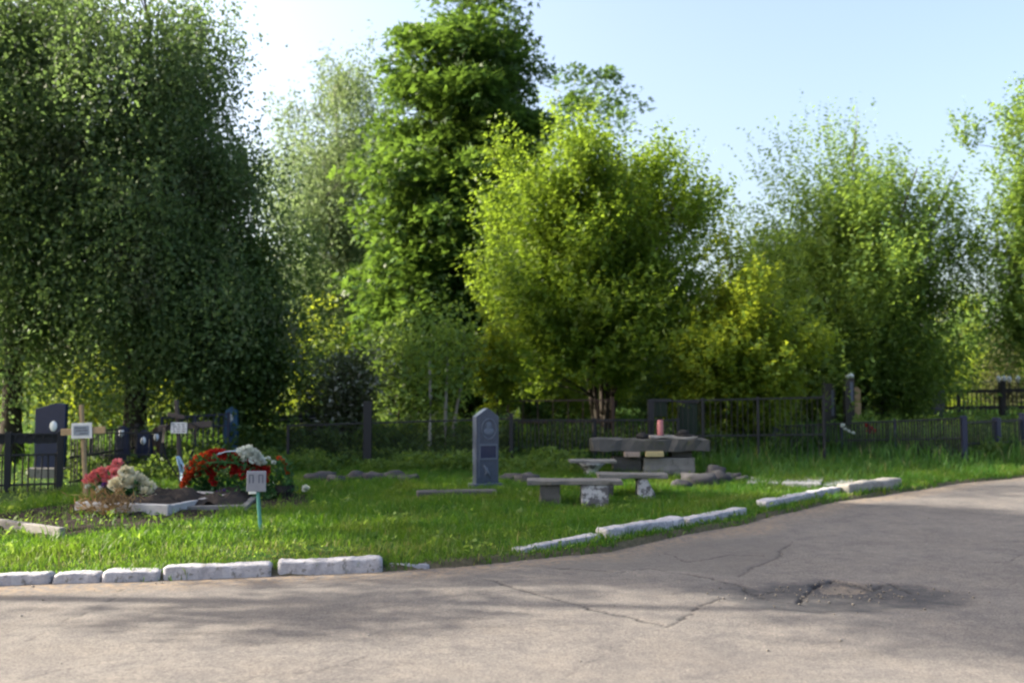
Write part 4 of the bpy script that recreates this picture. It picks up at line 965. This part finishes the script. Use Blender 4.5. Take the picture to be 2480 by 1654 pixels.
# blue monuments and railings behind the crosses
def stele(label, px, Y, pt, w, m, ppy, group='small painted monuments'):
    it = Item('monument', label, 'monument', px, Y=Y, group=group)
    h = it.z(pt)
    MB().prism([(-w * .62, -.05), (w * .62, -.05), (w * .40, h * .93), (0, h), (-w * .40, h * .93)], -.05, .05).build('slab', m, it.root, .006)
    mb = MB(); mb.lathe([(.001, -.005), (.062, -.005), (.064, .004), (.001, .012)], (0, 0, 0), 20, 1, 1.5)
    o = mb.build('portrait', enamel, it.root, 0, True); o.scale = (.75, .75, .75); o.location = (0, -.058, it.z(ppy)); o.rotation_euler = (math.pi / 2, 0, 0)
    return it
stele('small navy iron monument with white oval portrait between the two crosses', 301, 15.6, 1030, .24, ironblue, 1047)
stele('narrow blue monument with lower white portrait left of the dark cross', 354, 16.0, 1040, .26, ironblue, 1066)
stele('rusty red brown monument partly hidden by the dark cross arm', 385, 16.4, 1032, .2, rust, 1058)
stele('light blue pointed iron monument at the right end of the blue grave fence', 563, 17.2, 984, .26, ironsky, 1012)
A, B = onY(225, 15.2), onY(395, 15.4)
railing('grave_fence', 'thin dark fence with one top rail between the two wooden crosses', A, B, hz_at(A, 1048), iron, (0, 1), (1.0, .5), .1, .010, .04, hb=hz_at(B, 1044))
A, B = onY(395, 16.9), onY(556, 17.0)
railing('grave_fence', 'blue painted grave fence behind the right arm of the dark cross', A, B, hz_at(A, 1012), ironblue, (0, .5, 1), (1.0, .78, .3), .09, .018, .05, hb=hz_at(B, 1004))
A, B = onY(625, 19.2), onY(872, 19.4)
railing('grave_fence', 'navy grave fence with pale top rail left of the heavy dark post', A, B, hz_at(A, 984), ironblue, (0, .5, 1), (.76, .68), .11, .02, .05, hb=hz_at(B, 978), railw=.07)
fr = [o_ for o_ in bpy.data.objects if o_.name.startswith('grave_fence') and o_.parent is None][-1]
L_ = math.hypot(B.x - A.x, B.y - A.y)
mb = MB(); mb.bar((0, -.07, hz_at(A, 1018)), (L_, -.07, hz_at(B, 1008)), .035, .03); mb.build('pale_rail', concl, fr, .004)
it = Item('headstone', 'grey blue headstone half hidden behind the navy fence with pale rail', 'headstone', 745, Y=20.4)
MB().prism([(-.19, 0), (.19, 0), (.19, it.z(985)), (0, it.z(972)), (-.19, it.z(985))], -.05, .05).build('slab', grang, it.root, .008)

# centre fences
A, B = onY(700, 16.3), onY(1238, 16.6)
hA = hz_at(A, 1030)
railing('mesh_fence', 'chain link fence with one heavy dark post left of the grey headstone', A, B, hA, iron, (0.0, .352, 1.0), (1.0, .08), 0, .01, (.05, .15, .07), post_h=(hA, hz_at(A, 972), hz_at(B, 998)), wire=.085, hb=hz_at(B, 1012), group='cemetery fences')
A, B = onY(1236, 16.9), onY(1640, 17.0)
railing('mesh_fence', 'dark fence of thin uprights behind the stone pedestal and table', A, B, hz_at(A, 1017), iron, (0.0, .5, 1), (1.0, .1), .075, .017, .05, hb=hz_at(B, 1017), group='cemetery fences')
A, B = onY(1231, 18.6), onY(1484, 18.6)
railing('grave_fence', 'taller thin brown iron grave enclosure behind the dark centre fence', A, B, hz_at(A, 971), rust, (0.0, 1.0), (1.0, .62), .3, .014, .06, hb=hz_at(B, 968))
A, B = onY(1575, 17.2), onY(1992, 17.2)
railing('grave_fence', 'long dark grave fence in front of the box elder shrub', A, B, hz_at(A, 972), iron, (0.0, .3, .62, 1.0), (1.0, .45), .10, .010, (.12, .05, .05, .05), hb=hz_at(B, 962))
it = Item('headstone', 'dark green stone block behind the right end of the stone table', 'headstone', 1664, Y=17.9)
MB().box((0, 0, it.z(976) / 2), (.36, .2, it.z(976))).build('block', grangreen, it.root, .012)
MB().box((0, 0, it.z(976) + .02), (.40, .24, .05)).build('cap', granblack, it.root, .008)
it = Item('metal_box', 'dark square box on a post right behind the pink candle', 'box', 1597, Y=17.6)
MB().box((0, 0, it.z(990)), (.24, .2, .30)).build('housing', grangreen, it.root, .01)
MB().box((0, 0, it.z(969)), (.40, .28, .05)).build('lid', granblack, it.root, .008)
MB().box((0, 0, it.z(1010) / 2 - .02), (.07, .07, it.z(1010))).build('post', iron, it.root, .004)

# grey pointed headstone with its slab
it = Item('headstone', 'tall pointed blue grey headstone with etched portrait, standing alone in the lawn', 'headstone', 1176, py=1184, rz=R(24))
w_, th = .36, .15
zt, zs = it.z(988), it.z(1008)
out = [(-w_ / 2, .04), (w_ / 2, .04), (w_ / 2 + .004, zs)]
for k in range(1, 8):
    t = k / 8; out.append(((w_ / 2) * (1 - t), zs + (zt - zs) * (.8 * t + .2 * math.sin(t * math.pi / 2))))
out.append((0, zt))
for k in range(7, 0, -1):
    t = k / 8; out.append((-(w_ / 2) * (1 - t), zs + (zt - zs) * (.8 * t + .2 * math.sin(t * math.pi / 2))))
out.append((-w_ / 2 - .004, zs))
MB().prism(out, -th / 2, th / 2).build('slab', grang, it.root, .008)
MB().box((0, 0, .02), (w_ + .10, th + .12, .14)).build('base', grang, it.root, .012)
def ovalring(cx, cz, rx, rz_, r, y): return [(cx + rx * math.cos(a), y, cz + rz_ * math.sin(a)) for a in np.linspace(0, 2 * math.pi, 25)]
mb = MB(); mb.tube(ovalring(.02, it.z(1038), .115, .15, 0, -th / 2 - .003), .009, 6, False); po = mb.build('portrait_ring', granp, it.root, 0, True)
mb = MB(); mb.blob((.02, -th / 2, it.z(1030)), (.045, .008, .055), 3, .1); mb.blob((.02, -th / 2, it.z(1044)), (.085, .007, .055), 4, .1); mb.build('etched_portrait', granp, po, 0, True)
mb = MB(); ux, uz, lz = .145, it.z(1076), it.z(1109)
mb.box((0.01, -th / 2 - .004, uz), (.29, .012, .022)); mb.box((0.01, -th / 2 - .004, lz), (.29, .012, .022)); mb.box((-.125, -th / 2 - .004, (uz + lz) / 2), (.018, .012, uz - lz - .022)); mb.box((.145, -th / 2 - .004, (uz + lz) / 2), (.018, .012, uz - lz - .022))
pf = mb.build('plate_frame', granp, it.root, .002)
MB().box((.01, -th / 2 - .002, (uz + lz) / 2), (.25, .008, uz - lz - .03)).build('name_plate', grannavy, pf)
mb = MB(); mb.tube([(-.06, -th / 2 - .002, it.z(1124)), (.0, -th / 2 - .002, it.z(1140)), (.05, -th / 2 - .002, it.z(1156))], [.012, .022, .008], 6); mb.tube([(-.05, -th / 2 - .002, it.z(1152)), (-.02, -th / 2 - .002, it.z(1140)), (.0, -th / 2 - .002, it.z(1130))], [.006, .014, .006], 6); mb.build('carved_flower', granp, it.root, 0, True)
mb = MB()
for k, q in enumerate((-.13, -.145)): mb.box((q, -th / 2 - .001, it.z(1080)), (.006, .006, .9))
mb.build('edge_line', granp, it.root)
A, B = gp(1010, 1208), gp(1204, 1203)
mb = MB(); L_ = (B - A).length; mb.box((L_ / 2, .1, .02), (L_, .28, .16)); o = mb.build('grave_slab', concd, None, .02); o.location = A; o.rotation_euler = (0, 0, math.atan2(B.y - A.y, B.x - A.x))
tag(o, 'low dark stone slab in the lawn in front of the pointed grey headstone', 'slab')

# rubble, each stone on its own
STN = [(775, 1166, .22, .11, 'bluish lump of rubble, leftmost in the row behind the wreath'), (815, 1170, .16, .09, 'flat dark rubble stone right of the leftmost lump'), (868, 1162, .2, .09, 'dark rubble stone at the foot of the heavy dark post'),
       (905, 1166, .19, .10, 'dark rubble stone just right of the heavy dark post'), (950, 1164, .2, .10, 'rubble stone between the heavy post and the slender pale trunks'), (988, 1166, .17, .08, 'small rubble stone at the right end of the row'),
       (1235, 1166, .2, .09, 'dark rubble stone just right of the pointed headstone'), (1275, 1168, .2, .10, 'dark rubble stone left of the front concrete bench')]
for i, (px, py, w_, h_, lb) in enumerate(STN):
    p_ = gp(px, py); mb = MB(); mb.blob((0, 0, h_ * .5), (w_, w_ * .8, h_), i + 2, .35, 1.4, (14, 9)); o = mb.build('rubble_stone', rock, None, 0, True); o.location = p_
    tag(o, lb, 'stone', 'rubble stones')
STN = [(1690, 1178, .34, .13, 'large dark block of rubble under the right end of the rear bench'), (1738, 1172, .18, .12, 'dark rubble stone in the middle of the pile right of the benches'), (1733, 1160, .16, .15, 'topmost dark stone of the pile right of the benches'),
       (1772, 1166, .17, .09, 'greyish stone at the right end of the pile near the path'), (1800, 1168, .12, .07, 'last small stone of the pile touching the path'), (1650, 1186, .16, .10, 'dark stone between the rear bench leg and the rubble pile')]
for i, (px, py, w_, h_, lb) in enumerate(STN):
    p_ = gp(px, py); mb = MB(); mb.blob((0, 0, h_ * .55), (w_, w_ * .7, h_), i + 22, .38, 1.5, (14, 9)); o = mb.build('rubble_stone', rock, None, 0, True); o.location = p_
    tag(o, lb, 'stone', 'rubble stones')

# benches, pedestal and table
def slab_part(name, m, root, x0, x1, zt, zb, y0, y1, seed, amp=.012):
    mb = MB(); nx, ny = 16, 5; v = []; f = []
    for lay, z in ((0, zb), (1, zt)):
        for j in range(ny + 1):
            for i in range(nx + 1):
                x = x0 + (x1 - x0) * i / nx; y = y0 + (y1 - y0) * j / ny
                e = (i in (0, nx)) or (j in (0, ny))
                n_ = Vector((x * 4, y * 4, seed * 3.3 + lay))
                v.append((x + (amp * 2 * mnoise.noise(n_ * 1.7) if e else 0), y + (amp * 2 * mnoise.noise(n_ * 1.3 + Vector((7, 0, 0))) if e else 0), z + amp * mnoise.noise(n_)))
    N = (nx + 1) * (ny + 1); q = lambda i, j, l: l * N + j * (nx + 1) + i
    for j in range(ny):
        for i in range(nx): f.append((q(i, j, 1), q(i + 1, j, 1), q(i + 1, j + 1, 1), q(i, j + 1, 1))); f.append((q(i, j, 0), q(i, j + 1, 0), q(i + 1, j + 1, 0), q(i + 1, j, 0)))
    for i in range(nx): f.append((q(i, 0, 0), q(i + 1, 0, 0), q(i + 1, 0, 1), q(i, 0, 1))); f.append((q(i + 1, ny, 0), q(i, ny, 0), q(i, ny, 1), q(i + 1, ny, 1)))
    for j in range(ny): f.append((q(0, j + 1, 0), q(0, j, 0), q(0, j, 1), q(0, j + 1, 1))); f.append((q(nx, j, 0), q(nx, j + 1, 0), q(nx, j + 1, 1), q(nx, j, 1)))
    mb.add(v, f); return mb.build(name, m, root, .008)
it = Item('concrete_bench', 'front concrete bench with two fat legs, one flaking white', 'bench', 1392, py=1228, group='concrete benches')
zb = it.z(1172); zt = zb + .055
slab_part('seat', benchtop, it.root, it.x(1278), it.x(1508), zt, zb, -.02, .36, 1)
def leg(name, root, x0, x1, zt_, m, y0, y1, seed, flare=.0):
    mb = MB(); n = 6; v = []; f = []
    for k in range(n + 1):
        t = k / n; z = -.08 + (zt_ + .08) * t; fl = flare * (1 - t) ** 2
        for a, b in ((x0 - fl, y0), (x1 + fl, y0), (x1 + fl, y1), (x0 - fl, y1)):
            nn = Vector((a * 5, b * 5, z * 6 + seed)); v.append((a + .02 * mnoise.noise(nn), b + .02 * mnoise.noise(nn * 1.3), z))
    for k in range(n):
        for i in range(4): f.append((k * 4 + i, k * 4 + (i + 1) % 4, k * 4 + 4 + (i + 1) % 4, k * 4 + 4 + i))
    f.append((3, 2, 1, 0)); f.append(tuple(n * 4 + i for i in range(4)))
    mb.add(v, f); return mb.build(name, m, root, .012)
o = leg('leg', it.root, it.x(1310), it.x(1357), zb - .002, concd, .03, .33, 2, .02); o['label'] = 'dark bare concrete leg'
o = leg('leg', it.root, it.x(1409), it.x(1474), zb - .002, paleflake, .0, .33, 5, .0); o['label'] = 'flaking whitewashed leg'
it = Item('concrete_bench', 'rear concrete bench with one wedge shaped pale leg before the stone table', 'bench', 1562, py=1208, group='concrete benches')
zb = it.z(1157); zt = zb + .06
slab_part('seat', benchtop, it.root, it.x(1450), it.x(1618), zt, zb, -.02, .36, 3)
mb = MB(); mb.prism([(it.x(1546), -.08), (it.x(1592), -.08), (it.x(1586), .08), (it.x(1568), zb - .002), (it.x(1546), zb - .002)], .02, .3); mb.build('leg', paleflake, it.root, .015)
leg('leg', it.root, it.x(1462), it.x(1488), zb - .002, concd, .03, .33, 8)
it = Item('stone_pedestal', 'mushroom shaped stone pedestal seat between bench and table', 'stool', 1432, py=1160)
h_ = it.z(1112)
slab_part('seat', conc, it.root, it.x(1378), it.x(1491), h_, h_ - .045, -.16, .2, 4, .008)
mb = MB(); mb.lathe([(.125, -.06), (.13, .06), (.12, .12), (.13, h_ - .16), (.19, h_ - .10), (.27, h_ - .047)], (0, .02, 0), 18); mb.build('column', paleflake, it.root, 0, True)
it = Item('stone_table', 'massive rough stone table with thick slab top and block base', 'table', 1586, py=1156)
zb = it.z(1092); zt = it.z(1063)
slab_part('top', concd, it.root, it.x(1437), it.x(1718), zt, zb, -.04, .62, 7, .035)
slab_part('broken_slab', conc, it.root, it.x(1575), it.x(1690), zt + .045, zt + .008, .0, .5, 9, .02)
leg('base', it.root, it.x(1560), it.x(1684), it.z(1108), conc, .05, .55, 11)
leg('base', it.root, it.x(1488), it.x(1556), it.z(1112), concd, .12, .5, 13)
MB().box((it.x(1535), .3, it.z(1110)), (it.s * 92, .34, .05)).build('shelf', concd, it.root, .01)
MB().box((it.x(1531), .02, it.z(1099)), (it.s * 38, .16, .085)).build('spacer_block', palebrick, it.root, .01)
MB().box((it.x(1585), .0, it.z(1098)), (it.s * 43, .16, .09)).build('spacer_block', yellowbrick, it.root, .01)
MB().box((it.x(1655), .3, it.z(1099)), (it.s * 50, .34, .10)).build('spacer_block', concd, it.root, .01)
tb = it
def on_table(name, label, cat, px, dy, dz):
    return empty(name, tb.base + Vector((tb.x(px), dy, dz)), label, cat)
r_ = on_table('candle', 'dull pink candle standing on the stone table', 'candle', 1606, .25, zt + .05)
MB().lathe([(.001, 0), (.052, 0), (.054, .02), (.052, .25), (.046, .262), (.001, .258)], (0, 0, 0), 18).build('wax_body', pinkwax, r_, 0, True)
MB().tube([(0, 0, .255), (.003, 0, .285)], .004, 6).build('wick', blackcloth, r_)
r_ = on_table('black_hat', 'crumpled black hat lying on the right of the stone table', 'hat', 1662, .2, zt + .045)
mb = MB(); mb.blob((0, 0, .015), (.17, .13, .018), 5, .1, 1.5, (18, 8)); mb.build('brim', blackcloth, r_, 0, True)
mb = MB(); mb.blob((-.01, 0, .055), (.10, .09, .05), 8, .15, 1.5, (16, 10)); mb.build('crown', blackcloth, r_, 0, True)
r_ = on_table('black_bag', 'small black bag lying left of the pink candle on the table', 'bag', 1560, .2, zt + .005)
mb = MB(); mb.blob((0, 0, .04), (.10, .08, .055), 9, .25, 1.6, (16, 10)); mb.build('sack', blackcloth, r_, 0, True)
mb = MB(); mb.tube([(-.03, 0, .075), (-.02, 0, .11), (.02, 0, .11), (.03, 0, .075)], .007, 6); mb.build('handle', blackcloth, r_, 0, True)

# paved path
mb = MB(); pts = [(1806, 1160, 1806, 1178), (1905, 1160, 1890, 1182), (2000, 1163, 1990, 1186), (2085, 1166, 2040, 1184)]
for k in range(3):
    a, b, c, d_ = [gp(*q) for q in ((pts[k][0] + 3, pts[k][1]), (pts[k][2] + 3, pts[k][3]), (pts[k + 1][2] - 3, pts[k + 1][3]), (pts[k + 1][0] - 3, pts[k + 1][1]))]
    z0 = max(q.z for q in (a, b, c, d_)) + .035
    mb.add([(q.x, q.y, z0 - .1) for q in (a, b, c, d_)] + [(q.x, q.y, z0 + .01 * (k % 2)) for q in (a, b, c, d_)], [(0, 1, 2, 3), (7, 6, 5, 4), (0, 4, 5, 1), (1, 5, 6, 2), (2, 6, 7, 3), (3, 7, 4, 0)])
tag(mb.build('path', concl, None, .01), kind='structure')

# right hand side
A, B = onY(1874, 18.6), onY(2330, 18.2)
railing('mesh_fence', 'low dark fence across the tall grass on the right between two navy posts', A, B, hz_at(A, 1032), iron, (0, .36, .64, 1), (1.0, .5), .055, .022, (.085, .03, .03, .10), postm=ironblue, hb=hz_at(B, 1022), post_h=(hz_at(A, 1029), hz_at(A, 1030), hz_at(B, 1024), hz_at(B, 1016)), group='cemetery fences')
A, B = onY(2334, 18.6), onY(2560, 20.0)
railing('grave_fence', 'dark gapped picket fence with thick navy posts at the right border', A, B, hz_at(A, 1018), iron, (.32, .60, .92), (.94, .4), .07, .018, .12, hb=hz_at(B, 1002), post_h=(hz_at(A, 1012), hz_at(A, 1002), hz_at(A, 998)), postm=ironblue)
it = Item('headstone', 'tall dark slab headstone left of the post with the white cap', 'headstone', 2005, Y=23.6)
MB().box((0, 0, it.z(928) / 2 - .05), (it.s * 31, .12, it.z(928) + .1)).build('slab', granblack, it.root, .01)
MB().box((it.x(2013), -.0625, it.z(975)), (it.s * 6, .006, it.s * 62)).build('pale_strip', granp, it.root)
MB().box((it.x(1993), -.063, it.z(965)), (it.s * 5, .006, it.s * 90)).build('edge_strip', wooddark, it.root)
it = Item('grave_post', 'tall black grave post topped by a bright white cap', 'post', 2054, Y=23.2)
MB().box((0, 0, it.z(916) / 2 - .05), (it.s * 23, .18, it.z(916) + .1)).build('shaft', granblack, it.root, .01)
mb = MB(); mb.prism([(-.09, 0), (.10, 0), (.12, .06), (.07, .12), (-.04, .05)], -.08, .08); o = mb.build('cap', enamel, it.root, .01); o.location = (0, 0, it.z(915))
MB().box((it.x(2058), -.094, it.z(950)), (it.s * 7, .006, it.s * 50)).build('pale_strip', granp, it.root)
it = Item('timber_board', 'upright tan timber board right against the white capped post', 'board', 2075, Y=23.7)
mb = MB(); mb.prism([(-it.s * 7.5, -.05), (it.s * 7.5, -.05), (it.s * 7.5, it.z(944)), (0, it.z(936)), (-it.s * 7.5, it.z(938))], -.02, .02); mb.build('plank', woodtan, it.root, .006)
MB().box((0, .04, it.z(975)), (it.s * 9, .03, it.s * 60)).build('batten', wooddark, it.root, .004)
it = Item('headstone', 'short navy headstone at the left end of the back fence', 'headstone', 2150, Y=25.5)
MB().prism([(-.2, 0), (.2, 0), (.17, it.z(940)), (-.08, it.z(932)), (-.2, it.z(925))], -.06, .06).build('slab', grannavy, it.root, .01)
it = Item('headstone', 'grey headstone with pale sloping top before the back fence', 'headstone', 2268, Y=26)
MB().box((0, 0, it.z(945) / 2), (.36, .12, it.z(945))).build('slab', grang, it.root, .01)
o = MB().box((0, 0, 0), (.24, .02, .26)).build('plaque', granp, it.root, .006); o.location = (0, -.1, it.z(938)); o.rotation_euler = (R(-20), 0, 0)
A, B = onY(2150, 27.2), onY(2560, 26.4)
fr = railing('back_fence', 'tall dark back fence with broad rail and white finials at the right', A, B, hz_at(A, 952), iron, (0, .12, .42, .68, .98), (1.0, .55), .12, .03, (.12, .1, .1, .16, .16), hb=hz_at(B, 946), post_h=(hz_at(A, 928), hz_at(A, 935), hz_at(A, 940), hz_at(A, 922), hz_at(A, 925)), railw=.10, group='cemetery fences')
L_ = math.hypot(B.x - A.x, B.y - A.y)
mb = MB(); mb.bar((0, -.03, hz_at(A, 934)), (L_ * .62, -.03, hz_at(A, 924)), .02, .02); mb.build('wire_rail', tinplate, fr)
for k, px in enumerate((2419, 2432, 2445, 2466)):
    x = (px - 2150) / 410 * L_
    mb = MB(); mb.lathe([(.012, 0), (.05, .03), (.062, .09), (.05, .15), (.012, .21)], (x, -.03, hz_at(A, 927)), 12); mb.build('finial', enamel, fr, 0, True)
    MB().box((x, -.03, (hz_at(A, 927) + hz_at(A, 952)) / 2), (.035, .035, hz_at(A, 927) - hz_at(A, 952))).build('finial_rod', iron, fr)
it = Item('artificial_flower', 'white plastic lilies tied to the low dark fence on the right', 'artificial flower', 2046, Y=18.35)
mb = MB(); mb.tube([(0, 0, .1), (0, 0, .4), (0.0, 0, it.z(1046))], .006, 5); mb.build('stem', fol, it.root)
for a, b in [(2036, 1030), (2042, 1040), (2050, 1044), (2060, 1050)]: blossom(it.root, it.p(a, b, -.03), pt_white, .05, rd)
it = Item('artificial_flower', 'dull red cluster of plastic flowers behind the low dark fence', 'artificial flower', 2101, Y=18.8)
mb = MB(); mb.tube([(0, 0, 0), (0, 0, .4), (0, 0, it.z(1046))], .006, 5); mb.build('stem', fol, it.root)
for a, b in [(2096, 1034), (2104, 1038), (2098, 1046), (2108, 1044)]: blossom(it.root, it.p(a, b, 0), pt_red, .07, rd)
# slender pale trunks
for i, (lb, pts) in enumerate([('slender pale young trunk, leftmost of the three left of the headstone', [(1041, 1100), (1042, 1040), (1043, 960), (1040, 880), (1042, 820)]), ('slender pale young trunk, middle one of the three', [(1080, 1100), (1079, 1020), (1081, 950), (1084, 880), (1082, 830)]),
                               ('slender pale young trunk bending right, nearest the headstone', [(1092, 1130), (1096, 1060), (1106, 990), (1118, 930), (1122, 860), (1124, 800)])]):
    it = Item('sapling', lb, 'tree', pts[0][0], Y=17.4 + .3 * i, group='slender saplings')
    P3 = [(0, 0, -.1)] + [it.p(a, b) for a, b in pts[1:]]
    MB().tube(P3, [.038, .034, .030, .026, .02, .016][:len(P3)], 8).build('trunk', bark_pale, it.root, 0, True)
    rg = np.random.default_rng(40 + i); n = 750; tp = Vector(P3[-1]); c = np.array(tp) + rg.normal(size=(n, 3)) * np.array([.30, .28, .5]) + np.array([-.05 - .1 * (i == 0), 0, -.35])
    leaf_object('foliage', c, unit(rg.normal(size=(n, 3)) + np.array([0, 0, -.3])), unit(rg.normal(size=(n, 3)) * .6 + np.array([0, 0, .8])), .11 * (.7 + .5 * rg.random(n)), .07 * (.7 + .5 * rg.random(n)), lf_willow, it.root)
# a bare twig above the willow
it = Item('bare_branch', 'thin bare dead branch rising above the willow into the sky', 'branch', 2080, Y=26)
MB().tube([it.p(2070, 480), it.p(2076, 380), it.p(2084, 320), it.p(2090, 250)], [.02, .016, .011, .005], 6).build('stick', bark_grey, it.root)
MB().tube([it.p(2079, 352), it.p(2083, 334), it.p(2086, 322)], [.008, .006, .003], 5).build('side_twig', bark_grey, it.root)
# bits lying on the road
for i, (lb, px, py) in enumerate([('tiny white pebble on the road left of the pothole', 1807, 1451), ('tiny white pebble on the sunlit road near the left border', 52, 1493), ('small pale pebble on the road right of the lower middle', 893, 1541), ('pale pebble on the sunlit road below the pothole', 2036, 1552)]):
    p_ = flat(px, py); mb = MB(); mb.blob((0, 0, .008), (.010, .008, .007), i + 50, .3, 1.5, (8, 6)); o = mb.build('pebble', conc, None, 0, True); o.location = p_
    tag(o, lb, 'pebble', 'pebbles on the road')
